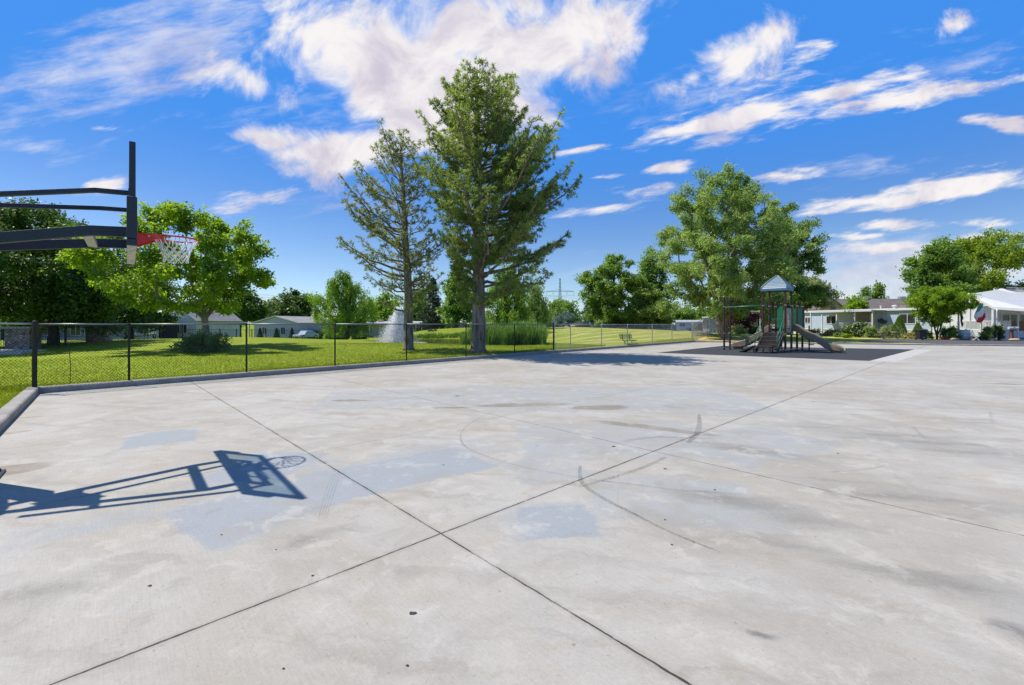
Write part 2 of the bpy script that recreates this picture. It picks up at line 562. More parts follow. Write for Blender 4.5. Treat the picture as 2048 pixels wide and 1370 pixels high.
def patch(px1, py1, px2, py2, wpx, w=None, soft=.06, vec=None):
    """mask of a rectangle whose long axis joins two photo points, half width in metres"""
    a, b = G(px1, py1), G(px2, py2)
    cen = (a + b) / 2; dd = b - a
    m_ = t.mapping(vec or posw2, (cen.x, cen.y, 0), math.atan2(dd.y, dd.x), (dd.length / 2, wpx, 1))
    s_ = t.node('ShaderNodeSeparateXYZ'); t.l.new(t.vmath('ABSOLUTE', m_), s_.inputs[0])
    ex = t.math('MULTIPLY', t.math('SUBTRACT', s_.outputs[0], 1.0), dd.length / 2)
    ey = t.math('MULTIPLY', t.math('SUBTRACT', s_.outputs[1], 1.0), wpx)
    return t.mapr(t.math('MAXIMUM', ex, ey), soft, -soft)


def spot(px, py, rx, ry, rot=0, vec=None, hard=.35):
    p = G(px, py)
    m_ = t.mapping(vec or posw2, (p.x, p.y, 0), R(rot), (rx, ry, 1))
    return t.mapr(t.vmath('LENGTH', t.vmath('MULTIPLY', m_, (1, 1, 0)), out=1), 1.0, 1.0 - hard)


def vmax(l):
    a = l[0]
    for b in l[1:]: a = t.math('MAXIMUM', a, b)
    return a


# old blue-grey court paint, worn through
blue = vmax([patch(368, 1062, 655, 962, .62), patch(440, 985, 600, 915, .62), patch(252, 884, 392, 868, .50), patch(620, 975, 960, 905, .55), patch(760, 925, 1010, 885, .4),
             patch(1010, 1045, 1190, 1040, .36, vec=posw), patch(1180, 985, 1540, 1010, .55, vec=posw), patch(1040, 880, 1420, 870, 1.0, vec=posw),
             patch(900, 790, 1500, 800, 1.7, vec=posw), patch(640, 800, 960, 790, 1.2, vec=posw), patch(1040, 920, 1140, 960, .4, vec=posw),
             patch(1400, 905, 1600, 870, .7, vec=posw), patch(0, 1085, 330, 1020, .22, vec=posw)])
worn = t.mapr(t.math('ADD', t.math('MULTIPLY', mid, .6), t.math('MULTIPLY', t.noise(pos, 5.5, 6, .7), .4)), .36, .56)
solid = vmax([patch(366, 1062, 700, 958, .50, vec=posw3, soft=.025), patch(470, 965, 590, 905, .45, vec=posw3, soft=.03), patch(252, 884, 392, 868, .45, vec=posw3, soft=.03), patch(640, 975, 950, 912, .48, vec=posw3, soft=.03), patch(1040, 1045, 1185, 1040, .30, vec=posw3, soft=.03)])
c = t.mix(t.math('MULTIPLY', blue, t.math('MULTIPLY', worn, .80)), c, (.40, .43, .465))
c = t.mix(t.math('MULTIPLY', solid, t.mapr(t.noise(pos, 7, 6, .75), .24, .44, .35, .95)), c, (.365, .41, .47))
hint = t.math('MULTIPLY', t.mapr(t.noise(pos, .6, 5, .6), .52, .68, 0, .5), t.mapr(t.noise(pos, 3.1, 5), .4, .65))
c = t.mix(hint, c, (.44, .465, .50))
# brown water stains, dark scuffs and a shadow patch painted at one corner
brown = vmax([spot(1045, 810, 1.15, .26, 4), spot(1200, 815, .7, .30, 10), spot(1300, 855, 1.15, .16, -32), spot(1250, 848, .5, .18, -20),
              spot(700, 801, .55, .16, 0), spot(900, 815, .5, .1, 5, vec=posw), spot(20, 940, .42, .28, 35), spot(30, 865, .25, .10, 40), spot(430, 800, .5, .06, 0), spot(55, 835, .3, .06, 20)])
c = t.mix(t.math('MULTIPLY', brown, t.mapr(mid, .3, .6, .35, .8)), c, (.25, .205, .15))
big_dirty = vmax([spot(1500, 1010, 1.1, .35, -40, vec=posw, hard=.9), spot(1800, 880, 2.6, .8, -36, vec=posw, hard=.9), spot(1850, 1000, 1.6, .5, -30, vec=posw, hard=.9),
                  spot(1500, 900, 1.3, .3, -38, vec=posw, hard=.9), spot(100, 1180, .7, .25, 30, vec=posw, hard=.9), spot(640, 1075, .5, .15, 30, vec=posw, hard=.9), spot(1700, 1120, 1.4, .25, -36, vec=posw, hard=.9)])
c = t.mix(t.math('MULTIPLY', big_dirty, t.mapr(streak, .3, .7, .25, .9)), c, (.255, .25, .235))
stain_shadow = vmax([spot(2030, 1265, .20, .16, 0, hard=.8), spot(1510, 1262, .10, .045, -30, hard=.8), spot(2010, 768, .9, .15, -20, hard=.7), spot(915, 792, .10, .10, 0, hard=.9)])  # first spot paints a bluish shadow patch, the others are dark stains
c = t.mix(t.math('MULTIPLY', stain_shadow, .75), c, (.13, .135, .15))
faint = vmax([patch(1420, 1085, 1900, 1260, .10, soft=.12, vec=posw2), patch(1250, 1020, 1700, 1180, .16, soft=.2, vec=posw)])
c = t.mix(t.math('MULTIPLY', faint, t.mapr(mid, .3, .7, .15, .5)), c, (.30, .25, .19))
# specks, tar spots, grain
vo = t.node('ShaderNodeTexVoronoi'); vo.inputs['Scale'].default_value = 2.6; t.l.new(posw2, vo.inputs['Vector'])
vcol = t.node('ShaderNodeSeparateColor'); t.l.new(vo.outputs['Color'], vcol.inputs[0])
speck = t.math('MULTIPLY', t.mapr(vo.outputs['Distance'], .055, .03), t.mapr(vcol.outputs[0], .72, .74))
c = t.mix(t.math('MULTIPLY', speck, .6), c, (.10, .09, .075))
c = t.mix(t.mapr(brush, .30, .72, .0, .16), c, (.25, .24, .23))
c = t.mix(t.mapr(grain, .50, .68, 0, .50), c, (.25, .24, .225))
c = t.mix(t.mapr(grain, .48, .34, 0, .35), c, (.72, .71, .68))
pit = t.node('ShaderNodeTexVoronoi'); pit.inputs['Scale'].default_value = 34; t.l.new(posw2, pit.inputs['Vector'])
pc_ = t.node('ShaderNodeSeparateColor'); t.l.new(pit.outputs['Color'], pc_.inputs[0])
c = t.mix(t.math('MULTIPLY', t.mapr(pit.outputs['Distance'], .22, .10), t.mapr(pc_.outputs[0], .86, .88, 0, .45)), c, (.16, .15, .14))
# cracks
vc = t.node('ShaderNodeTexVoronoi', feature='DISTANCE_TO_EDGE'); vc.inputs['Scale'].default_value = .34; t.l.new(posw, vc.inputs['Vector'])
crack = t.math('MULTIPLY', t.mapr(vc.outputs['Distance'], .004, .0012), t.mapr(t.noise(pos, .5, 3), .60, .68))
c = t.mix(t.math('MULTIPLY', crack, .55), c, (.14, .12, .10))
# control joints in both directions
jw = t.math('MULTIPLY', t.math('SUBTRACT', t.noise(pos, 9, 3), .5), .014)

jv = t.mapr(t.noise(pos, 3.5, 4, .7), .3, .7, .55, 1.15)


def joint(coord, at, w):
    return t.mapr(t.math('ABSOLUTE', t.math('ADD', t.math('SUBTRACT', coord, at), jw)), t.math('MULTIPLY', jv, w), t.math('MULTIPLY', jv, w * .4))


deep = vmax([joint(V_, 2.92, .011), joint(U, 1.98, .010), joint(U, 5.27, .009)])
thin = vmax([joint(V_, 5.9, .008), joint(V_, 8.83, .008), joint(V_, 11.8, .008), joint(U, 8.75, .009), joint(U, 12.1, .009), joint(U, 15.5, .009), joint(U, 19, .009), joint(V_, -9, .01)])
jm = t.math('MAXIMUM', deep, t.math('MULTIPLY', thin, .6))
c = t.mix(t.math('MULTIPLY', vmax([joint(V_, 2.92, .05), joint(U, 1.98, .05)]), .18), c, (.2, .18, .15))
c = t.mix(t.math('MULTIPLY', jm, .93), c, (.022, .021, .020))
c = t.mix(t.mapr(t.noise(posw, .9, 10, .74, .6), .50, .62, 0, .42), c, (.36, .35, .325))
c = t.mix(t.mapr(t.noise(posw, 2.2, 9, .74), .53, .63, 0, .42), c, (.62, .61, .58))
c = t.mix(t.mapr(t.noise(t.vmath('ADD', posw, (31, 7, 0)), 1.1, 10, .72, .4), .56, .66, 0, .34), c, (.42, .35, .27))
c = t.mix(t.mapr(t.noise(t.vmath('ADD', posw, (3, 57, 0)), 1.6, 10, .75, .4), .58, .66, 0, .30), c, (.27, .265, .255))
c = t.mix(1.0, c, CONC_F, 'MULTIPLY')
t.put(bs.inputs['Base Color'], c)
t.put(bs.inputs['Roughness'], t.mapr(mid, .3, .7, .62, .85))
bs.inputs['Specular IOR Level'].default_value = .3
h = t.math('ADD', t.math('ADD', t.math('MULTIPLY', brush, .5), t.math('MULTIPLY', grain, .4)), t.math('ADD', t.math('MULTIPLY', mid, .5), t.math('MULTIPLY', jm, -3.0)))
t.put(bs.inputs['Normal'], t.bump(h, .35, .006))
M_CONC = mt

mb = MB()
mb.prism([(p[0], p[1], 0) for p in PAD], (0, 0, -.06))
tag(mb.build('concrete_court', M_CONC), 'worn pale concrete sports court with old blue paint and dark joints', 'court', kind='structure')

# tyre and skid marks, tar spots: thin worn films on the slab
m_, t, bs = new_mat('rubber skid film')
pos = t.node('ShaderNodeNewGeometry').outputs['Position']
a_ = t.math('MULTIPLY', t.mapr(t.noise(pos, 2.2, 6, .7), .30, .66, .35, 1.0), t.mapr(t.noise(pos, 55, 4, .75), .38, .60, .10, .75))
bs.inputs['Base Color'].default_value = (.055, .057, .062, 1); bs.inputs['Roughness'].default_value = .9
t.put(bs.inputs['Alpha'], t.math('MULTIPLY', t.math('MULTIPLY', a_, .68), t.node('ShaderNodeAttribute', attribute_name='tint').outputs['Fac']))
M_SKID = m_


def ribbon(mb, tin, pix, widths, a, z=.004):
    """pix: pixels along the mark; widths in metres; a: strength"""
    pts = [G(*p) for p in pix]
    for _ in range(2):                       # round the corners
        q = [pts[0]]
        for k in range(len(pts) - 1): q += [pts[k].lerp(pts[k + 1], .25), pts[k].lerp(pts[k + 1], .75)]
        pts = q + [pts[-1]]
    n = len(pts); vs = []
    for k, p in enumerate(pts):
        d = (pts[min(k + 1, n - 1)] - pts[max(k - 1, 0)]).normalized(); nn = Vector((-d.y, d.x, 0))
        w = float(np.interp(k / (n - 1), np.linspace(0, 1, len(widths)), widths)) / 2
        vs += [p + nn * w + Vector((0, 0, z)), p - nn * w + Vector((0, 0, z))]
    mb.add(vs, [(2 * k, 2 * k + 1, 2 * k + 3, 2 * k + 2) for k in range(n - 1)])
    tin += [a] * (n - 1)


mb, tin = MB(), []
ribbon(mb, tin, [(990, 822), (955, 838), (928, 855), (919, 872), (926, 891), (950, 905), (1000, 922), (1060, 938), (1130, 950), (1165, 957)], [.02, .035, .02], .50)
ribbon(mb, tin, [(1160, 932), (1159, 954), (1167, 972), (1190, 987), (1220, 1005), (1256, 1022), (1296, 1043), (1346, 1068), (1440, 1105)], [.03, .055, .05, .03, .02], .85, .0046)
ribbon(mb, tin, [(1398, 829), (1399, 854), (1394, 869), (1374, 887)], [.04, .09, .06], .75, .0052)
ribbon(mb, tin, [(1156, 975), (1210, 960), (1261, 944), (1296, 932), (1330, 915)], [.04, .06, .05], .7, .0058)
ribbon(mb, tin, [(1180, 960), (1261, 968), (1346, 981), (1427, 985), (1480, 990)], [.035, .03, .02], .6, .0064)
ribbon(mb, tin, [(1245, 884), (1286, 876), (1326, 874), (1371, 876), (1427, 878)], [.08, .10, .05], .5, .0070)
for k in range(4): ribbon(mb, tin, [(680 - 5 * k, 948), (668 - 6 * k, 985), (652 - 5 * k, 1038)], [.008, .014, .008], .45)
ribbon(mb, tin, [(1662, 944), (1720, 941), (1768, 933)], [.02, .05, .03], .4)
ribbon(mb, tin, [(1826, 854), (1845, 873)], [.04, .05], .35)
ribbon(mb, tin, [(1980, 823), (1984, 845)], [.04, .05], .3)
ribbon(mb, tin, [(1236, 930), (1236, 1010)], [.008, .008], .35, .0076)
o = mb.build('skid_marks', M_SKID, recalc=False)
at = o.data.attributes.new('tint', 'FLOAT', 'FACE'); at.data.foreach_set('value', tin)
tag(o, 'dark curved rubber skid marks on the concrete court', 'skid marks', kind='structure')
mb = MB(); rg = random.Random(3)
for px_, py_, r_ in ((825, 1227, .017), (815, 1332, .006), (567, 1338, .005), (1344, 1090, .007), (625, 1152, .007), (300, 1172, .010), (1330, 938, .016), (1330, 1040, .007), (1227, 893, .02), (1430, 980, .009), (1676, 907, .010), (443, 1070, .006), (915, 792, .024), (1510, 763, .02), (887, 930, .007), (552, 1100, .004)):
    p = G(px_, py_); n = 11; ph = rg.uniform(0, 6)
    pts = [(p.x + r_ * (1.25 + .25 * math.sin(3 * a + ph)) * math.cos(a) * rg.uniform(.8, 1.15), p.y + r_ * (.85 + .2 * math.sin(2 * a + ph)) * math.sin(a) * rg.uniform(.8, 1.15), .0015) for a in [2 * PI * k / n for k in range(n)]]
    mb.prism(pts, (0, 0, .003))
tag(mb.build('tar_spots', simple('old gum and tar', (.028, .029, .031), .7, var=.5, scale=40, bump=.6, bscale=90)), 'small black tar and gum spots scattered on the concrete', 'tar spots', kind='structure')

# kerbs
M_KERB = simple('kerb concrete', (.26, .25, .23), .85, var=.22, scale=3.5, bump=.5, bscale=90)


def kerb_run(mb, pts, w, h, side, closed=False, z0=-.07):
    """strip with a sloped, rounded top along pts; side=+1 widens to the left of travel"""
    n = len(pts)
    prof = [(0, z0), (0, h - .025), (.018 * side, h - .006), (.04 * side, h), ((w - .03) * side, h), (w * side, h - .02), (w * side, z0)]
    vs = []
    for i, p in enumerate(pts):
        p = Vector(p)
        d1 = (Vector(pts[i]) - Vector(pts[i - 1])).normalized() if i > 0 else None
        d2 = (Vector(pts[i + 1]) - Vector(pts[i])).normalized() if i < n - 1 else None
        if d1 is None: d1 = d2
        if d2 is None: d2 = d1
        nn = (Vector((-d1.y, d1.x, 0)) + Vector((-d2.y, d2.x, 0))).normalized()
        k = 1 / max(.4, nn.dot(Vector((-d1.y, d1.x, 0))))
        vs += [p + nn * a * k + Vector((0, 0, z)) for a, z in prof]
    m_ = len(prof)
    fs = [(i * m_ + j, i * m_ + j + 1, (i + 1) * m_ + j + 1, (i + 1) * m_ + j) for i in range(n - 1) for j in range(m_ - 1)]
    fs += [tuple(range(m_)), tuple((n - 1) * m_ + j for j in range(m_ - 1, -1, -1))]
    mb.add(vs, fs)


def subdiv(a, b, st):
    a, b = Vector(a), Vector(b); n = max(1, int((b - a).length / st))
    return [a.lerp(b, i / n) for i in range(n)]


mb = MB()
c1 = Vector((16.8, 40.6, 0))
run = subdiv(P(0, 40), P(0, 0), 3) + subdiv(P(0, 0), c1, 3) + [c1]
run = [p + Vector((0, 0, .004 * math.sin(i * 1.7))) for i, p in enumerate(run)]
kerb_run(mb, run, .22, .15, 1)
tag(mb.build('kerb', M_KERB), 'raised concrete kerb between the court and the fenced lawn', 'kerb', kind='structure')
mb = MB()
run = [c1, Vector((19.5, 39.6, 0)), Vector((25.4, 36.6, 0)), Vector((37.5, 32.6, 0)), Vector((62, 24.5, 0)), Vector((90, 15, 0))]
kerb_run(mb, run, .45, .10, 1)
tag(mb.build('street_kerb', M_KERB), 'low grey concrete kerb and gutter along the street side', 'kerb', kind='structure')

# rubber playground surface with pale concrete collar
M_RUB = simple('dark rubber tiles', (.026, .030, .036), .9, var=.2, scale=5, bump=.6, bscale=160)
rub = [(8.3, 25.4), (15.9, 33.4), (26.1, 28.7), (16.0, 19.8)]
mb = MB(); mb.prism([(x, y, -.02) for x, y in rub], (0, 0, .024))
tag(mb.build('rubber_surface', M_RUB), 'dark grey rubber safety surface under the play structure', 'surface', kind='structure')
M_COLLAR = simple('newer concrete', (.40, .395, .375), .8, var=.12, scale=4, bump=.3, bscale=120)
mb = MB()
o = Vector((.685, -.728, 0))
q0, q1 = Vector((16.05, 19.85, 0)), Vector((26.1, 28.7, 0))
mb.prism([q0 + o * .01 - AV * .05, q0 + o * .9 - AV * .05, q1 + o * .9 + AV * .1, q1 + o * .01 + AV * .1], (0, 0, .004))
tag(mb.build('concrete_collar', M_COLLAR), 'pale strip of newer concrete edging the rubber surface', 'pavement', kind='structure')

# street and yards across it
M_ASPH = simple('asphalt', (.075, .075, .082), .9, var=.18, scale=3, bump=.5, bscale=120)
mb = MB()
mb.prism([(36.2, 34.3, -.02), (62, 25.6, -.02), (92, 15.6, -.02), (96, 24, -.02), (64, 35, -.02), (46.5, 44.2, -.02), (39, 48.3, -.02), (33, 51, -.02), (29.8, 48.6, -.02), (35.2, 45.6, -.02), (36.5, 42.5, -.02), (31.5, 42.0, -.02)], (0, 0, .075))
tag(mb.build('street', M_ASPH), 'dark asphalt street curving past the mobile homes', 'street', kind='structure')
M_GRAVEL = simple('grey gravel', (.19, .185, .18), .95, var=.35, scale=9, bump=.9, bscale=50)
mb = MB()
mb.prism([(35.5, 49.4, -.02), (41, 47.6, -.02), (43, 55, -.02), (44, 63, -.02), (37, 66, -.02), (33, 58, -.02)], (0, 0, .085))
tag(mb.build('gravel_yard', M_GRAVEL), 'grey gravel front yard before the blue mobile home', 'yard', kind='structure')
M_WALK = simple('sidewalk concrete', (.42, .38, .33), .9, var=.15, scale=3, bump=.3)
mb = MB()
mb.prism([(43.6, 45.6, -.02), (50.5, 42.2, -.02), (62, 36.6, -.02), (64, 39, -.02), (52, 46, -.02), (45, 48, -.02)], (0, 0, .082))
tag(mb.build('driveway', M_WALK), 'tan concrete apron before the porch house', 'driveway', kind='structure')
mb = MB()
mb.prism([(33, 82, -.05), (43, 76, -.05), (62, 112, -.05), (30, 112, -.05)], (0, 0, .23))
tag(mb.build('parking_lot', simple('pale asphalt', (.22, .21, .215), .9, var=.15, scale=2)), 'pale grey parking lot behind the back fence', 'parking lot', kind='structure')
mb = MB()
mb.prism([(-34, 22.5, .02), (-26.2, 23.6, .02), (-27.5, 26.2, .02), (-60, 33, .02), (-60, 26, .02)], (0, 0, .13))
tag(mb.build('path', simple('pale path concrete', (.52, .49, .45), .9, var=.1, scale=3)), 'pale concrete path before the stone pillars', 'path', kind='structure')

# pond
mt, t, bs = new_mat('pond water')
pos = t.node('ShaderNodeNewGeometry').outputs['Position']
bs.inputs['Base Color'].default_value = (.03, .035, .012, 1); bs.inputs['Roughness'].default_value = .06
bs.inputs['Specular IOR Level'].default_value = .6
t.put(bs.inputs['Normal'], t.bump(t.noise(t.vmath('MULTIPLY', pos, (1, .45, 1)), 2.2, 5, .6), .25, .12))
mb = MB()
ring = [(-6.5 + 10.2 * math.cos(a), 43.6 + 10.4 * math.sin(a)) for a in np.linspace(0, 2 * PI, 49)[:-1]]
mb.add([(x, y, WATER_Z) for x, y in ring], [tuple(range(48))])
tag(mb.build('water', mt), 'dark pond water with rings under the fountain', 'pond', kind='structure')

# short grass blades where the lawn is nearest
N = 130000
s_ = RNG.uniform(-9, 26, N); k_ = RNG.random(N) ** 1.7
t_ = -.22 - k_ * 13
left = RNG.random(N) < .16
s_ = np.where(left, -.22 - RNG.random(N) ** 1.5 * 6, s_); t_ = np.where(left, RNG.uniform(-1, 7, N), t_)
bx = C0[0] + s_ * FD[0] + t_ * BD[0]; by = C0[1] + s_ * FD[1] + t_ * BD[1]
bz = lawn_z(bx, by)
hh = RNG.uniform(.025, .065, N) * np.where((np.abs(t_) < .45) & (RNG.random(N) < .3), 2.2, 1)
an = RNG.uniform(0, 2 * PI, N); ww = RNG.uniform(.006, .012, N)
lean = RNG.normal(0, .025, (N, 2))
v0 = np.stack([bx - np.cos(an) * ww, by - np.sin(an) * ww, bz - .005], -1)
v1 = np.stack([bx + np.cos(an) * ww, by + np.sin(an) * ww, bz - .005], -1)
v2 = np.stack([bx + lean[:, 0], by + lean[:, 1], bz + hh], -1)
gr = fast_mesh('grass', np.stack([v0, v1, v2], 1).reshape(-1, 3), 3, leaf_mat('grass blade', (.17, .235, .008), (.36, .41, .018), .35), tint=RNG.random(N))
tag(gr, 'short grass blades along the near lawn behind the kerb', 'grass', kind='stuff')
# ---------------------------------------------------------------- chain link fences
M_BLK = simple('black coated steel', (.012, .013, .014), .42, .3, var=.3, scale=12)
M_BLKW = simple('black coated wire', (.035, .037, .038), .35, .5, var=.1)
M_GALV = simple('galvanised steel', (.40, .41, .42), .42, .85, var=.2, scale=9)
M_GALVW = simple('galvanised wire', (.34, .35, .36), .45, .7, var=.1)
M_RAIL = simple('sunlit grey top rail', (.20, .215, .23), .38, .7, var=.15, scale=10)  # black rail lightened to grey, sunlight put into its colour


def wire_panel(mb, a, b, ha, hb, pitch, r):
    """two families of slanting wires filling a panel from a to b (base points), heights ha, hb"""
    a, b = Vector(a), Vector(b)
    L = (b - a).length; d = (b - a) / L
    hmax = max(ha, hb)
    top = lambda x: ha + (hb - ha) * x / L
    for sgn in (1, -1):
        x = -hmax if sgn > 0 else 0.0
        end = L if sgn > 0 else L + hmax
        while x < end:
            # point param z: px = x + sgn*z
            zs = np.linspace(0, hmax, 13)
            xs = x + sgn * zs
            ok = [(xx, zz) for xx, zz in zip(xs, zs) if 0 <= xx <= L and zz <= top(xx) + 1e-6]
            if len(ok) >= 2:
                p = a + d * ok[0][0] + Vector((0, 0, ok[0][1])); q = a + d * ok[-1][0] + Vector((0, 0, ok[-1][1]))
                n = Vector((-d.y, d.x, 0)) * r
                u_ = (q - p).normalized().cross(Vector((-d.y, d.x, 0))) * r
                k = [n * .0 + u_, n * .87 - u_ * .5, n * -.87 - u_ * .5]
                mb.add([e + o for e in (p, q) for o in k], [(0, 1, 4, 3), (1, 2, 5, 4), (2, 0, 3, 5)])
            x += pitch


def chain_fence(name, label, posts, heights, mats, rail_r=.021, pitch=.073, wr=.0029, post_r=.03, group=None, first=None, rail_mat=None):
    mpost, mwire = mats
    base = Vector(posts[0])
    root = thing(name, label, 'fence', base, group=group)
    pl = [Vector(p) - base for p in posts]
    for i, p in enumerate(pl):
        r = post_r * (1.3 if first and i in first else .92)
        mb = MB(); h = heights[i] + (.05 if first and i in first else -.01)
        mb.tube([p - Vector((0, 0, .06)), p + Vector((0, 0, h))], r, 10)
        mb.lathe([(r * 1.25, h), (r * 1.2, h + .02), (r * .6, h + .045)], p, 10)
        for k in (.25, .55, .85):
            mb.lathe([(r * 1.18, h * k), (r * 1.18, h * k + .025)], p, 10)
        mb.build('post', mpost, root, smooth=False)
    mb = MB()
    for i in range(len(pl) - 1):
        mb.tube([pl[i] + Vector((0, 0, heights[i])), pl[i + 1] + Vector((0, 0, heights[i + 1]))], rail_r, 8)
    mb.build('top_rail', rail_mat or mpost, root, smooth=True)
    mb = MB()
    for i in range(len(pl) - 1):
        off = Vector((0, 0, .02))
        wire_panel(mb, pl[i] + off, pl[i + 1] + off, heights[i] - .02, heights[i + 1] - .02, pitch, wr)
        for k in (.02, .5):
            mb.tube([pl[i] + Vector((0, 0, .02 + heights[i] * k)), pl[i + 1] + Vector((0, 0, .02 + heights[i + 1] * k))], wr * .9, 4)
    mb.build('wire_mesh', mwire, root, recalc=False)
    return root


def fl(s, tt=-.11, z=.145): return P(s, tt, z)


def s_at(px, tt=-.11):
    k = (px - 1024) / F
    b0 = C0 + tt * BD
    return (k * b0[1] - b0[0]) / (FD[0] - k * FD[1])


sl = [s_at(p) for p in (70, 258, 493, 670, 813, 932, 1029, 1107)]
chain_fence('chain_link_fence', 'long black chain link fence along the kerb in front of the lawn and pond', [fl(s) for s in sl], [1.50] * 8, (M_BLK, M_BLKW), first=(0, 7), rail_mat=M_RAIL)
s2 = [s_at(p) for p in (1108.5, 1141, 1203, 1255, 1304.5, 1344, 1384)]
chain_fence('chain_link_fence', 'bare grey galvanised chain link fence behind the park bench', [fl(s) for s in s2], [1.47] * 7, (M_GALV, M_GALVW), wr=.0030, first=(6,), post_r=.032, pitch=.085)
# side fence leaving the corner to the far left
cpt = fl(sl[0])
side = [cpt + Vector((-.06, .02, 0)), cpt + Vector((-3.1, -1.2, -.02)), cpt + Vector((-6.2, -2.4, -.03)), cpt + Vector((-9.3, -3.6, -.04))]
chain_fence('chain_link_fence', 'short black chain link fence leaving the corner post towards the left edge', side, [1.51, 1.56, 1.56, 1.56], (M_BLK, M_BLKW), rail_mat=M_GALV)
# taller fence climbing the verge behind the play structure
pts = [fl(s2[-1]) + Vector((.12, .1, 0)), W(1415, 48, float(lawn_z(*W(1415, 48)[:2]))), W(1439, 56, float(lawn_z(*W(1439, 56)[:2]))), W(1476, 58, .2), W(1512, 60, .2)]
chain_fence('chain_link_fence', 'tall grey chain link fence climbing away behind the play structure posts', pts, [1.5, 2.0, 2.45, 2.4, 2.3], (M_GALV, M_GALVW), pitch=.09, wr=.0035)
# dangling wire beside the corner post and weeds
mb = MB(); b = cpt + Vector((.42, .36, 0))
mb.tube([b + Vector((0, 0, 1.35)), b + Vector((.01, 0, 1.0)), b + Vector((.05, 0, .7)), b + Vector((.07, 0, .4)), b + Vector((.03, .02, .02))], .008, 5)
tag(mb.build('loose_cable', M_BLK), 'thin black cable hanging down the mesh beside the corner post', 'cable')
# ---------------------------------------------------------------- basketball hoop (local x = facing direction, y = to its left)
M_NAVY = simple('powder coated steel', (.019, .027, .046), .40, .15, var=.75, scale=130, bump=.3, bscale=260)
M_PADF = simple('navy vinyl padding', (.016, .024, .042), .55, var=.55, scale=90, bump=.35, bscale=200)
M_PADU = simple('pale padding underside', (.46, .44, .41), .75, var=.45, scale=16)  # pale bottom sheet, unlike the dark padding above it
M_GREYP = simple('pale grey steel', (.42, .42, .38), .5, .1, var=.12)
M_RED = simple('red painted rim', (.62, .022, .018), .38, var=.12, scale=14)
M_NET = simple('white net cord', (.78, .77, .76), .8, var=.1, scale=30)
M_ZINC = simple('zinc bolts', (.5, .5, .5), .35, .8)

mt, t, bs = new_mat('clear backboard')
bs.inputs['Base Color'].default_value = (.9, .95, .95, 1); bs.inputs['Roughness'].default_value = .03
gl = t.node('ShaderNodeBsdfTransparent'); gl.inputs[0].default_value = (.70, .76, .77, 1)
go = t.node('ShaderNodeBsdfGlossy'); go.inputs[1].default_value = .05
fr = t.node('ShaderNodeValue'); fr.outputs[0].default_value = .06
mx = t.node('ShaderNodeMixShader'); t.l.new(fr.outputs[0], mx.inputs[0]); t.l.new(gl.outputs[0], mx.inputs[1]); t.l.new(go.outputs[0], mx.inputs[2])
t.l.new(mx.outputs[0], [n for n in t.n if n.type == 'OUTPUT_MATERIAL'][0].inputs[0])
M_CLEAR = mt

hoop = thing('basketball_hoop', 'black adjustable basketball hoop with clear backboard, red rim and white net', 'basketball hoop', (-5.71, 4.56, 0), R(41.0))
L0 = 1.32                                  # pole to the back of the board
BW, ZB, ZT = .915, 2.545, 3.615            # half width, bottom, top of the board
mb = MB(); mb.box((0, 0, 1.32), (.15, .15, 2.6)); mb.box((0, 0, 2.63), (.16, .16, .03))
mb.build('pole', M_NAVY, hoop, bevel=.012)
mb = MB(); mb.box((.01, 0, 1.15), (.22, .22, 1.7))
mb.build('pole_padding', M_PADF, hoop, bevel=.05)
mb = MB(); mb.box((0, 0, .012), (.58, .58, .024))
for a in (-1, 1):
    mb.prism([(a * .075, .012, .024), (a * .28, .012, .024), (a * .075, .012, .26)], (0, -.024, 0))
    mb.prism([(.012, a * .075, .024), (.012, a * .28, .024), (.012, a * .075, .26)], (-.024, 0, 0))
bp = mb.build('base_plate', M_NAVY, hoop)
mb = MB()
for a in (-1, 1):
    for b in (-1, 1):
        mb.lathe([(.028, .024), (.028, .05), (.014, .05), (.014, .10), (.008, .105)], (a * .235, b * .235, 0), 6)
mb.build_split('anchor_bolt', M_NAVY, bp)
# lower pair: heavy bars spreading from the pole to the board
for sgn in (1, -1):
    mb = MB()
    p0, p1, p2 = Vector((-.35, sgn * .10, 2.40)), Vector((L0 - .30, sgn * .50, 2.675)), Vector((L0 + .01, sgn * .50, 2.70))
    mb.bar(p0, p1, .055, .112); mb.bar(p1 - (p1 - p0).normalized() * .012, p2, .0555, .1125)
    mb.build('lower_arm', M_NAVY, hoop, bevel=.006)
    mb = MB()
    p0, p1, p2 = Vector((-.35, sgn * .10, 2.86)), Vector((L0 - .26, sgn * .50, 3.125)), Vector((L0 + .01, sgn * .50, 3.145))
    mb.bar(p0, p1, .05, .05); mb.bar(p1 - (p1 - p0).normalized() * .008, p2, .0505, .0505)
    mb.build('upper_arm', M_NAVY, hoop, bevel=.006)
mb = MB(); mb.bar((L0 - .33, -.47, 2.645), (L0 - .33, .47, 2.645), .09, .06); mb.build('cross_brace', M_GREYP, hoop, bevel=.006)
mb = MB(); mb.bar((.10, -.22, 2.50), (.10, .22, 2.50), .07, .09); mb.bar((.1, -.22, 2.93), (.1, .22, 2.93), .06, .06)
mb.bar((-.35, -.17, 2.40), (-.35, .17, 2.40), .07, .1); mb.build_split('pivot_bracket', M_NAVY, hoop, bevel=.005)
mb = MB(); mb.bar((-.32, 0, 2.38), (-.10, 0, 1.5), .06, .06); mb.tube([(-.10, 0, 1.5), (-.07, 0, 1.25)], .03, 8); mb.tube([(-.09, 0, 1.4), (-.30, .02, 1.38), (-.31, .02, 1.25)], .012, 6)
mb.build('height_crank', M_NAVY, hoop)
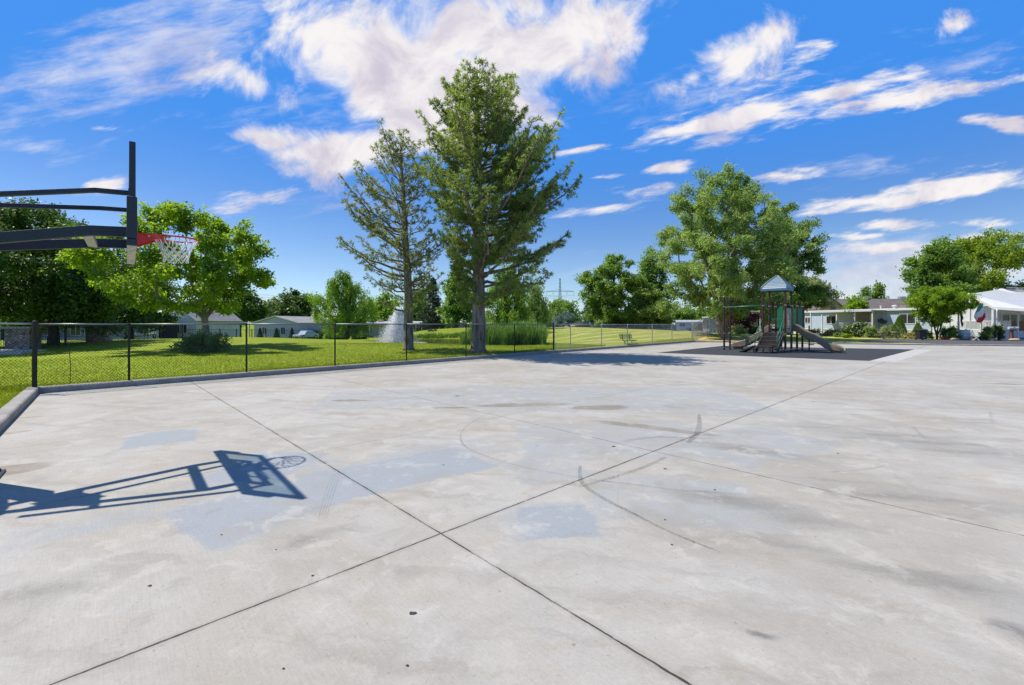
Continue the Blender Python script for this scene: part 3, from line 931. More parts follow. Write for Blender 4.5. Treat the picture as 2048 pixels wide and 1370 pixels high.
for sgn in (1, -1):
    mb = MB(); mb.prism([(-.1, sgn * .085, 2.2), (.16, sgn * .085, 2.42), (.16, sgn * .085, 3.0), (.02, sgn * .085, 3.0), (-.12, sgn * .085, 2.5)], (0, sgn * .012, 0))
    mb.build('mast_plate', M_NAVY, hoop)
# board
mb = MB(); mb.ring_frame(-BW, BW, ZB, ZT, .06, L0 + .012, L0 + .066)
mb.v = [(y, x, z) for x, y, z in mb.v]
mb.bar((L0 + .03, -.5, ZB + .07), (L0 + .03, -.5, 3.2), .05, .05, up=(0, 1, 0)); mb.bar((L0 + .03, .5, ZB + .07), (L0 + .03, .5, 3.2), .05, .05, up=(0, 1, 0))
mb.bar((L0 + .03, -.5, 3.14), (L0 + .03, .5, 3.14), .05, .05); mb.bar((L0 + .03, -.5, 2.72), (L0 + .03, .5, 2.72), .05, .12)
board = mb.build('backboard', M_NAVY, hoop, bevel=.004)
mb = MB(); mb.box((L0 + .052, 0, (ZB + ZT) / 2), (.012, 2 * BW - .1, ZT - ZB - .1)); mb.build('glass_panel', M_CLEAR, board)
mb = MB()
for a, b, c_, d_ in ((-.305, .305, 2.75, 2.80), (-.305, .305, 3.16, 3.21), (-.305, -.255, 2.8, 3.16), (.255, .305, 2.8, 3.16)):
    mb.box((L0 + .0605, (a + b) / 2, (c_ + d_) / 2), (.003, b - a, d_ - c_))
mb.build('target_square', simple('white target paint', (.75, .75, .74), .5), board)
# padding along the bottom edge and up both sides
mb = MB()
mb.box((L0 + .035, 0, ZB - .018), (.088, 2 * BW + .10, .075))
for sgn in (1, -1): mb.box((L0 + .035, sgn * (BW + .018), ZB + .245), (.088, .065, .45))
pad = mb.build('edge_padding', M_PADF, hoop, bevel=.012)
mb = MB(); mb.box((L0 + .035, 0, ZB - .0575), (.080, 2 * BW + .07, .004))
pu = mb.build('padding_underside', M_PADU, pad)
# rim
RZ, RX = 2.75, L0 + .085 + .16 + .229
mb = MB()
circ = [(RX + .2365 * math.cos(a), .2365 * math.sin(a), RZ) for a in np.linspace(0, 2 * PI, 41)[:-1]]
mb.tube(circ, .0105, 8, closed=True)
mb.prism([(L0 + .075, -.13, RZ + .012), (L0 + .075, .13, RZ + .012), (RX - .20, .12, RZ + .012), (RX - .232, 0, RZ + .012), (RX - .20, -.12, RZ + .012)], (0, 0, -.01))
for sgn in (1, -1):
    mb.prism([(L0 + .075, sgn * .125, RZ + .01), (RX - .20, sgn * .115, RZ + .01), (RX - .06, sgn * .231, RZ + .008), (RX - .06, sgn * .231, RZ - .012), (RX - .20, sgn * .115, RZ - .04), (L0 + .075, sgn * .125, RZ - .14)], (0, -sgn * .012, 0))
mb.box((L0 + .083, 0, RZ - .06), (.014, .28, .17))
rim = mb.build('rim', M_RED, hoop)
mb = MB()
for sgn in (1, -1): mb.tube([(L0 + .20, sgn * .121, RZ - .012), (L0 + .20, sgn * .135, RZ - .012)], .013, 8)
mb.build_split('rim_bolt', M_ZINC, rim)
# net: twelve hangers that cross into diamonds
mb = MB(); K = 12
rr = lambda z: np.interp(z, [-.45, -.32, -.25, -.12, 0], [.135, .130, .132, .165, .232])
lev = [0, -.12, -.165, -.21, -.255, -.30]
rng_ = random.Random(4)
for k in range(K):
    for sgn in (1, -1):
        pts = []
        for i, z in enumerate(lev):
            for q in range(2 if i < len(lev) - 1 else 1):
                zz = z + (lev[min(i + 1, 5)] - z) * q / 2
                ph = (k + (0 if i == 0 and q == 0 else sgn * .5 * ((i - 1) + q / 2 if i >= 1 else q * .16))) * 2 * PI / K
                if i == 0: ph = (k + sgn * (.14 + .10 * q)) * 2 * PI / K
                r_ = rr(zz) + rng_.uniform(-.004, .004)
                pts.append((RX + r_ * math.cos(ph), r_ * math.sin(ph), RZ + zz + rng_.uniform(-.006, .006)))
        mb.tube(pts, .0058, 5)
mb.build('net', M_NET, hoop, smooth=True)

# ---------------------------------------------------------------- park bench
M_BENCH = simple('dark green black steel', (.020, .024, .022), .5, .2, var=.3, scale=14)
bench = thing('park_bench', 'small black perforated steel bench on the court before the grey fence', 'bench', G(1258, 693.3), A_ANG)
# local x = along the seat, +y = away towards the fence; faces -y
for x in (-.47, .47):
    mb = MB(); mb.tube([(x, .05, 0), (x, .05, .40), (x, .18, .43), (x, .25, .62), (x, .29, .92)], .028, 8)
    mb.tube([(x, .14, .42), (x, -.28, .44)], .024, 8); mb.box((x, .05, .006), (.12, .16, .012))
    mb.build('leg', M_BENCH, bench)


def slab_grid(mb, x0, x1, a, b, nx, ny, th):
    """woven steel panel from edge a to edge b (points in the yz plane)"""
    a, b = Vector((0, *a)), Vector((0, *b))
    for i in range(nx + 1):
        x = x0 + (x1 - x0) * i / nx
        mb.bar(a + Vector((x, 0, 0)), b + Vector((x, 0, 0)), .014 if 0 < i < nx else .04, th)
    for j in range(ny + 1):
        p = a.lerp(b, j / ny)
        mb.bar(p + Vector((x0, 0, 0)), p + Vector((x1, 0, 0)), .016 if 0 < j < ny else .04, th)


mb = MB(); slab_grid(mb, -.78, .78, (-.30, .455), (.14, .445), 24, 7, .014); mb.build('seat', M_BENCH, bench)
mb = MB(); slab_grid(mb, -.78, .78, (.235, .58), (.315, .93), 20, 6, .012); mb.build('backrest', M_BENCH, bench)

# ---------------------------------------------------------------- play structure, local x = BV, y = AV
play = thing('play_structure', 'playground tower with blue roof, two tan slides and green panels', 'play structure', (15.03, 26.5, 0), math.atan2(BV.y, BV.x))
M_POST = simple('brown coated posts', (.050, .022, .016), .45, .15, var=.3, scale=9)
M_ROOF = simple('blue grey plastic roof', (.17, .25, .31), .5, var=.12, scale=5)
M_TAN = simple('tan plastic slide', (.25, .20, .135), .42, var=.15, scale=4)
M_GRN = simple('green plastic', (.006, .15, .068), .75, var=.15, scale=6)
M_GRNM = simple('green coated steel', (.010, .15, .085), .4, .1, var=.1)
M_BGE = simple('beige plastic panel', (.30, .245, .19), .5, var=.1)
M_DECK = simple('dark brown coated deck', (.035, .026, .026), .7, .1, var=.25, scale=11)
M_BLUE = simple('blue plastic', (.02, .09, .30), .45)
S = 1.18


def post(x, y, h, r=.062):
    mb = MB(); mb.tube([(x, y, 0), (x, y, h)], r, 12); mb.lathe([(r * 1.05, h - .04), (r * 1.05, h), (r * .7, h + .03)], (x, y, 0), 12)
    o = mb.build('post', M_POST, play, smooth=False)
    mb = MB()
    for z in (.12, 1.05, 2.72 if h > 3 else h - .25): mb.lathe([(r * 1.16, z), (r * 1.16, z + .05)], (x, y, 0), 12)
    mb.build_split('clamp', M_GALV, o)


# the local y axis is AV (rotation of BV by +90 degrees)
for x, y in ((0, 0), (S, 0), (0, S), (S, S)): post(x, y, 3.66)
for x, y in ((0, 2 * S), (S, 2 * S), (0, 3 * S), (S, 3 * S)): post(x, y, 2.98)
post(-2.25, 0, 3.35, .06); post(-2.25, .95, 3.35, .06)
# roof: curved hip with ridged skin
mb = MB(); e = .07; n = 9; rows = []
for i in range(n + 1):
    k = i / n
    half = (S / 2 + e) * (1 - k ** 1.22) + .03
    z = 3.70 + .80 * k ** .92
    for dz_, grow in ((0, 0), (.03, 0)):
        rows.append((half, z + dz_))
vs = []
for half, z in rows:
    vs += [(S / 2 + a * half, S / 2 + b * half, z) for a, b in ((-1, -1), (1, -1), (1, 1), (-1, 1))]
fs = [(i * 4 + k, i * 4 + (k + 1) % 4, i * 4 + 4 + (k + 1) % 4, i * 4 + 4 + k) for i in range(len(rows) - 1) for k in range(4)]
fs += [(3, 2, 1, 0), tuple(len(vs) - 4 + k for k in range(4))]
mb.add(vs, fs)
rf = mb.build('roof', M_ROOF, play)
mb = MB(); mb.ring_frame(-e - .035, S + e + .035, -e - .035, S + e + .035, .05, 3.60, 3.745)
mb.v = [(x, z, y) for x, y, z in mb.v]
mb.build('roof_rim', simple('darker blue roof rim', (.075, .16, .24), .5), rf, bevel=.01)
mb = MB()
for a, b in ((-1, -1), (1, -1), (1, 1), (-1, 1)):
    pts = [(S / 2 + a * h_, S / 2 + b * h_, z + .012) for h_, z in rows[1::2]]
    mb.tube(pts, .03, 6)
mb.build('roof_ridges', M_ROOF, rf, smooth=True)
# decks
for j, z in ((0, 1.10), (1, 1.35), (2, 1.35)):
    mb = MB(); mb.box((S / 2, S * j + S / 2, z), (S - .06, S - .06, .06)); mb.box((S / 2, S * j + S / 2, z - .06), (S - .16, S - .16, .08))
    mb.build('deck', M_DECK, play, bevel=.01)
# stairs coming down towards the viewer side (-y)
mb = MB(); nst = 4; x0_, x1_ = .04, 1.06
for i in range(nst):
    z = 1.10 - .21 * (i + 1); y = -.06 - .27 * i
    mb.box(((x0_ + x1_) / 2, y - .12, z), (x1_ - x0_, .27, .035)); mb.box(((x0_ + x1_) / 2, y, z + .10), (x1_ - x0_, .02, .20))
mb.build('steps', M_DECK, play)
mb = MB()
for i in range(nst): mb.box(((x0_ + x1_) / 2, -.262 - .27 * i, 1.10 - .21 * (i + 1) + .006), (x1_ - x0_, .022, .034))
mb.build('step_nosing', simple('pale worn nosing', (.30, .27, .26), .6), play)
for x in (x0_ - .03, x1_ + .03):
    mb = MB(); mb.prism([(x - .02, 0, 1.1), (x - .02, 0, .80), (x - .02, -1.05, .02), (x - .02, -1.25, .02), (x - .02, -1.2, .25)], (.04, 0, 0)); mb.build('stringer', M_DECK, play)
mb = MB(); mb.box((.45, -1.45, .38), (1.02, .55, .05)); mb.build('transfer_platform', M_DECK, play, bevel=.01)
for x, y in ((.02, -1.68), (.88, -1.68), (.88, -1.25)):
    mb = MB(); mb.tube([(x, y, 0), (x, y, .36)], .035, 8); mb.build('platform_leg', M_DECK, play)
mb = MB(); mb.prism([(-.02, -1.70, .42), (-.02, -1.20, .42), (-.55, -1.35, .03), (-.75, -1.75, .03), (-.62, -1.80, .10)], (.05, 0, -.05)); mb.build('ramp_panel', M_DECK, play)
# green handrails
for x in (x0_ - .06, x1_ + .06):
    mb = MB()
    mb.tube([(x, -1.30, 0), (x, -1.30, .95), (x, -.05, 1.95), (x, .02, 1.95)], .019, 8)
    mb.tube([(x, -1.28, .55), (x, -.05, 1.5)], .016, 8)
    mb.tube([(x, -.65, .55), (x, -.65, 1.45)], .014, 8)
    mb.build('handrail', M_GRNM, play, smooth=True)
mb = MB(); mb.tube([(-.18, -1.62, 0), (-.18, -1.62, .55), (-.55, -1.65, .55), (-.55, -1.65, 1.05), (.02, -1.62, 1.05), (.02, -1.32, 1.05)], .019, 8); mb.build('grab_rail', M_GRNM, play, smooth=True)
# overhead bar and ladder rungs
mb = MB(); mb.tube([(-2.32, .47, 2.72), (-1.2, .47, 2.75), (.05, .47, 2.74)], .042, 8); mb.build('overhead_rail', M_GRNM, play, smooth=True)
mb = MB(); mb.tube([(-2.25, 0, 2.72), (-2.25, .95, 2.72)], .03, 8); mb.build('rail_hanger', M_GALV, play)
for z in (.16, .55):
    mb = MB(); mb.tube([(-2.25, 0, z), (-2.25, .95, z)], .022, 8); mb.build('rung', M_BENCH, play)


# wavy slides
def slide(name, ys, xs, sgn, prof, w=.56):
    N_ = 26
    xp = [p[0] for p in prof]; zp = [p[1] for p in prof]
    k = np.linspace(xp[0], xp[-1], N_)
    # smooth cubic through the points by repeated averaging
    z = np.interp(k, xp, zp)
    for _ in range(3): z[1:-1] = (z[:-2] + 2 * z[1:-1] + z[2:]) / 4
    sect = [(-.52, .22), (-.49, .26), (-.43, .24), (-.38, .06), (-.28, .0), (.28, .0), (.38, .06), (.43, .24), (.49, .26), (.52, .22), (.49, -.14), (.36, -.17), (-.36, -.17), (-.49, -.14)]
    vs = []; m_ = len(sect)
    for n_i, (xx, zz) in enumerate(zip(k, z)):
        q = n_i / (N_ - 1); hsc = 1 if q < .72 else 1 - .55 * ((q - .72) / .28) ** 1.3
        wsc = 1 if q < .9 else 1 - .22 * ((q - .9) / .1) ** 2
        vs += [(xs + sgn * xx, ys + a * w * 1.2 * wsc, zz + b * hsc) for a, b in sect]
    fs = [(i * m_ + j, i * m_ + (j + 1) % m_, (i + 1) * m_ + (j + 1) % m_, (i + 1) * m_ + j) for i in range(N_ - 1) for j in range(m_)]
    fs += [tuple(range(m_)), tuple((N_ - 1) * m_ + j for j in range(m_ - 1, -1, -1))]
    mb = MB(); mb.add(vs, fs)
    o = mb.build('slide', M_TAN, play, smooth=False, bevel=.012)
    mb = MB(); xe = xs + sgn * (xp[-1] - .38)
    mb.prism([(xe - .24, ys - .2, 0), (xe + .2, ys - .2, 0), (xe + .28, ys - .2, .20), (xe - .32, ys - .2, .20)], (0, .4, 0)); mb.build('slide_foot', M_TAN, o, bevel=.02)
    return o


slide('slide', S * 1.5 + .15, S - .04, 1, [(0, 1.38), (.22, 1.36), (.55, 1.02), (.85, .86), (1.15, .80), (1.5, .48), (1.8, .30), (2.1, .25), (2.5, .14)])
slide('slide', S * 1.5 + .05, .04, -1, [(0, 1.38), (.2, 1.36), (.6, 1.0), (.95, .82), (1.35, .48), (1.75, .32), (2.1, .28), (2.45, .22)])
# panels
def panel_y(x, ya, yb, z0, z1, mat, name, arch=True):
    mb = MB()
    poly = [(x, ya, z0), (x, yb, z0), (x, yb, z1 - .22), (x, yb - .12, z1 - .05), (x, yb - .3, z1), (x, ya + .06, z1), (x, ya, z1 - .06)] if arch else [(x, ya, z0), (x, yb, z0), (x, yb, z1), (x, ya, z1)]
    mb.prism(poly, (.04, 0, 0))
    if name == 'green_panel':
        for i in range(1, 6):
            yy = ya + (yb - ya) * i / 6
            mb.box((x - .008, yy, (z0 + z1) / 2 - .08), (.02, .03, (z1 - z0) * .8))
    return mb.build(name, mat, play, bevel=.01)


mb = MB(); mb.prism([(.03, S * 1.98, 1.36), (.42, S * 1.98, 1.36), (.42, S * 1.98, 2.78), (.26, S * 1.98, 2.74), (.03, S * 1.98, 2.45)], (0, .04, 0)); mb.build('green_panel', M_GRN, play, bevel=.01)
panel_y(.0, S * 2.05, S * 2.95, 1.36, 2.72, M_GRN, 'green_panel')
panel_y(S - .02, S * 1.02, S * 1.34, 1.36, 2.75, M_GRN, 'green_panel')
mb = MB(); mb.prism([(.16, S * 3, 1.40), (S - .16, S * 3, 1.40), (S - .16, S * 3, 2.62), (.16, S * 3, 2.62)], (0, .04, 0)); mb.build('green_panel', M_GRN, play, bevel=.01)
panel_y(S - .02, S * 2.08, S * 2.92, 1.40, 2.62, M_GRN, 'green_panel', False)
# beige panel with arched opening beside the steps
mb = MB(); zc_ = 1.75
arch = [(.30 * math.cos(a), .48 * math.sin(a)) for a in np.linspace(PI, 0, 13)]
outer = [(-.52, -.55), (-.52, .68), (-.40, .82), (.40, .82), (.52, .68), (.52, -.55)]
hole = [(-.30, -.4)] + [(x, z + .05) for x, z in arch] + [(.30, -.4)]
# build as strips between the outline and the opening
ol = [(-.52, -.4)] + [(np.clip(1.9 * x, -.52, .52), .82 - .14 * (abs(x) > .27)) for x, z in arch] + [(.52, -.4)]
for i in range(len(hole) - 1):
    mb.prism([(S - .02, S / 2 + hole[i][0], zc_ + hole[i][1]), (S - .02, S / 2 + hole[i + 1][0], zc_ + hole[i + 1][1]), (S - .02, S / 2 + ol[i + 1][0], zc_ + ol[i + 1][1]), (S - .02, S / 2 + ol[i][0], zc_ + ol[i][1])], (.04, 0, 0))
mb.box((S, S / 2, zc_ - .50), (.04, 1.04, .2))
mb.build('arch_panel', M_BGE, play)
mb = MB(); mb.prism([(.42, S * 2 - .02, 1.4), (.80, S * 2 - .02, 1.4), (.78, S * 2 - .02, 2.3), (.62, S * 2 - .02, 2.6), (.45, S * 2 - .02, 2.5)], (0, .04, 0)); mb.build('climbing_panel', M_BGE, play, bevel=.01)
mb = MB(); mb.box((.02, S * .9, 2.05), (.05, .2, .18)); mb.build('play_gadget', M_BLUE, play, bevel=.02)
mb = MB()
for z in (1.5, 1.95): mb.tube([(.06, S, z), (S - .06, S, z)], .018, 8)
for i in range(5): mb.tube([(.2 + i * .19, S, 1.5), (.2 + i * .19, S, 1.95)], .012, 6)
mb.build('barrier', M_GRNM, play)
mb = MB()
for i in range(4):
    z = .35 + i * .3; a = i * .9
    mb.lathe([(.16, z), (.17, z + .03), (.14, z + .05)], (S + .45 + .1 * math.cos(a), S * 2.7 + .1 * math.sin(a), 0), 10)
mb.tube([(S + .45, S * 2.7, 0), (S + .45, S * 2.7, 1.55)], .04, 8); mb.build('pod_climber', M_POST, play)
# ---------------------------------------------------------------- trees
BARK_GREY = bark_mat('grey pine bark', (.085, .066, .052), (.26, .22, .19))
BARK_DARK = bark_mat('dark bark', (.028, .022, .017), (.095, .075, .058))
BARK_TAN = bark_mat('tan bark', (.11, .08, .055), (.30, .235, .165))
LM = {
    'maple': leaf_mat('bright maple leaves', (0.1, 0.21, 0.018), (0.35, 0.5, 0.032), 0.58),
    'dark': leaf_mat('dark green leaves', (0.03, 0.075, 0.012), (0.11, 0.21, 0.022), 0.35),
    'mid': leaf_mat('mid green leaves', (0.085, 0.18, 0.04), (0.27, 0.41, 0.085), 0.56),
    'elm': leaf_mat('elm leaves', (0.14, 0.24, 0.07), (0.4, 0.52, 0.17), 0.56),
    'willow': leaf_mat('willow leaves', (0.12, 0.24, 0.022), (0.33, 0.5, 0.05), 0.5),
    'yellow': leaf_mat('yellow green leaves', (.115, .20, .015), (.33, .44, .03), .5),
    'pine': leaf_mat('pine needles', (0.105, 0.18, 0.052), (0.37, 0.45, 0.14), 0.55),
    'pined': leaf_mat('dull pine needles', (0.12, 0.16, 0.062), (0.35, 0.39, 0.15), 0.55),
    'spruce': leaf_mat('spruce needles', (0.020, 0.046, 0.023), (0.074, 0.116, 0.058), .12),
    'blue': leaf_mat('blue spruce needles', (0.074, 0.140, 0.132), (0.247, 0.346, 0.330), .15),
    'plum': leaf_mat('purple leaves', (0.049, 0.017, 0.026), (0.157, 0.058, 0.083), .3),
    'olive': leaf_mat('grey green leaves', (0.14, 0.19, 0.085), (0.36, 0.43, 0.2), 0.45),
    'rose': leaf_mat('rose leaves', (0.058, 0.116, 0.030), (0.214, 0.314, 0.074), .3),
    'straw': leaf_mat('dry grass leaves', (0.264, 0.231, 0.083), (0.594, 0.511, 0.231), .3),
    'reed': leaf_mat('reed leaves', (0.074, 0.165, 0.026), (0.247, 0.404, 0.074), .35),
    'petal': leaf_mat('white petals', (0.900, 0.900, 0.900), (0.900, 0.900, 0.900), .3),
}


def unit(v): return v / (np.linalg.norm(v, axis=-1, keepdims=True) + 1e-9)


def leaf_quads(pos, axis_, nrm, length, width):
    """kite-shaped, slightly folded leaves -> (N*4,3)"""
    a = unit(axis_); n = unit(nrm - a * np.sum(nrm * a, -1, keepdims=True))
    b = np.cross(a, n)
    l = length[:, None]; w = width[:, None]
    p0 = pos; p2 = pos + a * l
    p1 = pos + a * l * .45 + b * w * .5 + n * w * .12
    p3 = pos + a * l * .45 - b * w * .5 + n * w * .12
    return np.stack([p0, p1, p2, p3], 1).reshape(-1, 3)


def clump_leaves(rng, centres, radii, n, size, squash=.75, up=.5, droop=0.0, core=None, aspect=.62, scatter=1.0):
    """leaf positions through the clumps; returns verts, tint"""
    k = len(centres)
    wts = radii ** 2; wts = wts / wts.sum()
    ci = rng.choice(k, n, p=wts)
    d = unit(rng.normal(size=(n, 3)))
    rad = rng.random(n) ** .42
    # twig structure: leaves gather in sprays inside each clump
    off = d * (rad * radii[ci])[:, None]
    off[:, 2] *= squash
    cc0 = core if core is not None else centres.mean(0)
    radial = unit(centres - cc0); radial = unit(radial * np.array([1, 1, .6]))
    stretch = rng.uniform(1.0, 1.75, k)
    ns = max(10, n // 14)
    spray = rng.integers(0, ns, n)
    so = unit(rng.normal(size=(ns, 3))) * (rng.random(ns) ** .5)[:, None]
    sc = rng.integers(0, k, ns)
    use = rng.random(n) < .72
    ci = np.where(use, sc[spray], ci)
    so = so * np.where(rng.random(ns) < .16, rng.uniform(1.1, 1.55, ns), 1)[:, None]
    spos = so[spray] * radii[ci][:, None] * np.array([1, 1, squash]) + rng.normal(size=(n, 3)) * (radii[ci] * .17)[:, None]
    off = np.where(use[:, None], spos, off) * scatter
    along = np.sum(off * radial[ci], 1)
    off = off * .9 + radial[ci] * (along * (stretch[ci] - 1))[:, None]
    pos = centres[ci] + off
    if droop:
        ln = rng.random(n) ** 1.3 * droop
        pos[:, 2] -= ln
        st = np.round(off[:, :2] / .22) * .22
        pos[:, :2] = centres[ci][:, :2] + st * 1.0 + rng.normal(size=(n, 2)) * .05
    out = unit(pos - (core if core is not None else centres.mean(0)))
    nrm = unit(out * .5 + rng.normal(size=(n, 3)) * .55 + np.array([0, 0, up]))
    ax = unit(rng.normal(size=(n, 3)) + out * .4 + np.array([0, 0, -.35 - 2.0 * (droop > 0)]))
    ln = size * rng.uniform(.65, 1.35, n)
    v = leaf_quads(pos, ax, nrm, ln, ln * aspect)
    ctint = rng.uniform(.12, .88, k); stint = rng.normal(0, .14, ns)
    tint = np.clip(ctint[ci] * .65 + .17 + np.where(use, stint[spray], 0) + rng.normal(0, .13, n), 0, 1)
    return v, tint


def limb_tree(rng, trunk, clumps, rt, core_h, min_r=.018, straight=.35):
    """grow limbs from the trunk chain out to every clump centre. trunk: list of 3D points"""
    nodes = [np.array(p, float) for p in trunk]; par = [i - 1 for i in range(len(nodes))]
    fork0 = next((i for i, p in enumerate(nodes) if p[2] >= core_h), len(nodes) - 1)
    base = nodes[fork0]
    order = np.argsort(np.linalg.norm(clumps - base, axis=1))
    ends = []
    for ci in order:
        c = clumps[ci]
        arr = np.array(nodes[fork0:])
        dv = c - arr
        dist = np.linalg.norm(dv, axis=1)
        back = np.linalg.norm(arr - base, axis=1)
        up = np.maximum(0, arr[:, 2] - c[2] + .15 * dist)
        cost = dist + .28 * back + 1.1 * up
        j = int(np.argmin(cost)) + fork0
        a = nodes[j]; L = np.linalg.norm(c - a); nseg = max(2, int(L / .55))
        prev = j
        mid_j = rng.normal(0, .05 * L, 3)
        for q in range(1, nseg + 1):
            k = q / nseg
            p = a + (c - a) * k + mid_j * math.sin(k * PI) + np.array([0, 0, .10 * L * math.sin(k * PI) * (1 if c[2] > a[2] else .3)])
            if q < nseg: p = p + rng.normal(0, .02 * L + .01, 3)
            nodes.append(p); par.append(prev); prev = len(nodes) - 1
        ends.append(prev)
    n = len(nodes); cnt = np.zeros(n)
    for e in ends:
        while e >= 0: cnt[e] += 1; e = par[e]
    cnt = np.maximum(cnt, 1)
    rad = rt * (cnt / cnt.max()) ** .46
    rad = np.maximum(rad, min_r)
    return nodes, par, rad


def limb_mesh(nodes, par, rad, flare=1.5, sides=None):
    mb = MB()
    for i in range(1, len(nodes)):
        j = par[i]
        if j < 0: continue
        r0 = min(rad[j], rad[i] * 1.5); r1 = rad[i]
        if j == 0: r0 = rad[0] * flare
        n = 9 if r1 > .12 else (6 if r1 > .04 else 4)
        a, b = nodes[j], nodes[i]
        d = b - a; L = np.linalg.norm(d)
        if L < 1e-4: continue
        d = d / L
        u = np.array([0, 0, 1.]) if abs(d[2]) < .9 else np.array([1., 0, 0])
        x = np.cross(d, u); x /= np.linalg.norm(x); y = np.cross(d, x)
        an = np.arange(n) * 2 * PI / n
        circ = np.cos(an)[:, None] * x + np.sin(an)[:, None] * y
        b2 = b + d * r1 * .35
        vs = list(a + circ * r0) + list(b2 + circ * r1)
        mb.add(vs, [(k, (k + 1) % n, n + (k + 1) % n, n + k) for k in range(n)])
    return mb


def trunk_chain(rng, h, lean=(0, 0), wob=.05, n=7):
    pts = [np.array([0, 0, -.1])]
    for i in range(1, n + 1):
        k = i / n
        pts.append(np.array([lean[0] * k ** 1.3 + rng.normal(0, wob) * (k < 1), lean[1] * k ** 1.3 + rng.normal(0, wob) * (k < 1), h * k]))
    return pts


def deciduous(name, label, loc, H, prof, leaf, nleaf, size, trunk_r=.2, fork=.25, clump_r=.9, nclump=70, seed=1, cat='tree', group=None, bark=None,
              shift=(0, 0), droop=0, squash=.75, rough=.22, lean=(0, 0), inner=.45, aspect=.62, stems=1, up=.5, trunk_top=.7, depth=1.0):
    """prof: list of (height fraction, left radius, right radius) in metres as seen from the court"""
    rng = np.random.default_rng(seed)
    loc = Vector(loc)
    hs = [p[0] for p in prof]; rl = [p[1] for p in prof]; rr_ = [p[2] for p in prof]
    view = np.array([loc.x, loc.y]); view = view / np.linalg.norm(view)
    side = np.array([view[1], -view[0]])        # to the right as seen from the court
    ph = rng.uniform(0, 2 * PI, 6); fr_ = rng.integers(2, 5, 6)
    cl = []; tries = 0
    dmin = clump_r * .85
    area_w = [max(.05, np.interp(q, hs, rl) + np.interp(q, hs, rr_)) for q in np.linspace(hs[0], 1, 40)]
    cdf = np.cumsum(area_w) / np.sum(area_w)
    while len(cl) < nclump and tries < nclump * 60:
        tries += 1
        q = np.interp(rng.random(), cdf, np.linspace(hs[0], 1, 40))
        a = rng.uniform(0, 2 * PI)
        ca, sa = math.cos(a), math.sin(a)
        wr = np.interp(q, hs, rr_) if ca > 0 else np.interp(q, hs, rl)
        wd = (np.interp(q, hs, rl) + np.interp(q, hs, rr_)) / 2 * depth
        lob = 1 + rough * math.sin(fr_[0] * a + ph[0] + 5 * q) * .7 + rough * math.sin(fr_[1] * a + ph[1] - 9 * q) * .5
        k = min(1.04, max(inner * rng.random(), rng.random() ** .45) * lob)
        ins = .80 * clump_r
        p2 = side * ca * max(.05, wr - ins) * k + view * sa * max(.05, wd - ins) * k
        c = np.array([p2[0] + shift[0] * q, p2[1] + shift[1] * q, q * H - .35 * clump_r * (q > .8)])
        if cl and np.min(np.linalg.norm((np.array(cl) - c) * (1, 1, 1.15), axis=1)) < dmin * (1 if tries < nclump * 20 else .6): continue
        cl.append(c)
    cl = np.array(cl)
    rads = clump_r * rng.uniform(.65, 1.3, len(cl))
    root = thing(name, label, cat, loc, group=group)
    if trunk_r > 0:
        mbs = MB()
        for sidx in range(stems):
            sel = cl[sidx::stems]
            if stems > 1:
                an = 2 * PI * sidx / stems + .4
                ln_ = (lean[0] + .16 * H * math.cos(an), lean[1] + .16 * H * math.sin(an))
                ang = np.arctan2(cl[:, 1], cl[:, 0]); sel = cl[np.abs((ang - an + PI) % (2 * PI) - PI) < PI / stems + .1]
                if len(sel) < 3: sel = cl[sidx::stems]
            else: ln_ = lean
            ch = trunk_chain(rng, H * trunk_top, (ln_[0] + shift[0] * .6, ln_[1] + shift[1] * .6), .035 * H / 8)
            nd, pr, rd = limb_tree(rng, ch, sel, trunk_r, H * fork, min_r=.012 + .0012 * H)
            m_ = limb_mesh(nd, pr, rd)
            mbs.add(m_.v, m_.f)
        mbs.build('trunk', bark or BARK_DARK, root, smooth=True, recalc=False)
    v, tint = clump_leaves(rng, cl, rads, nleaf, size, squash, up, droop, core=np.array([0, 0, H * .45]), aspect=aspect)
    ok = np.repeat(v.reshape(-1, 4, 3)[:, :, 2].min(1) > .02, 4)
    fast_mesh('crown', v[ok], 4, LM[leaf], root, tint[ok[::4]])
    return root


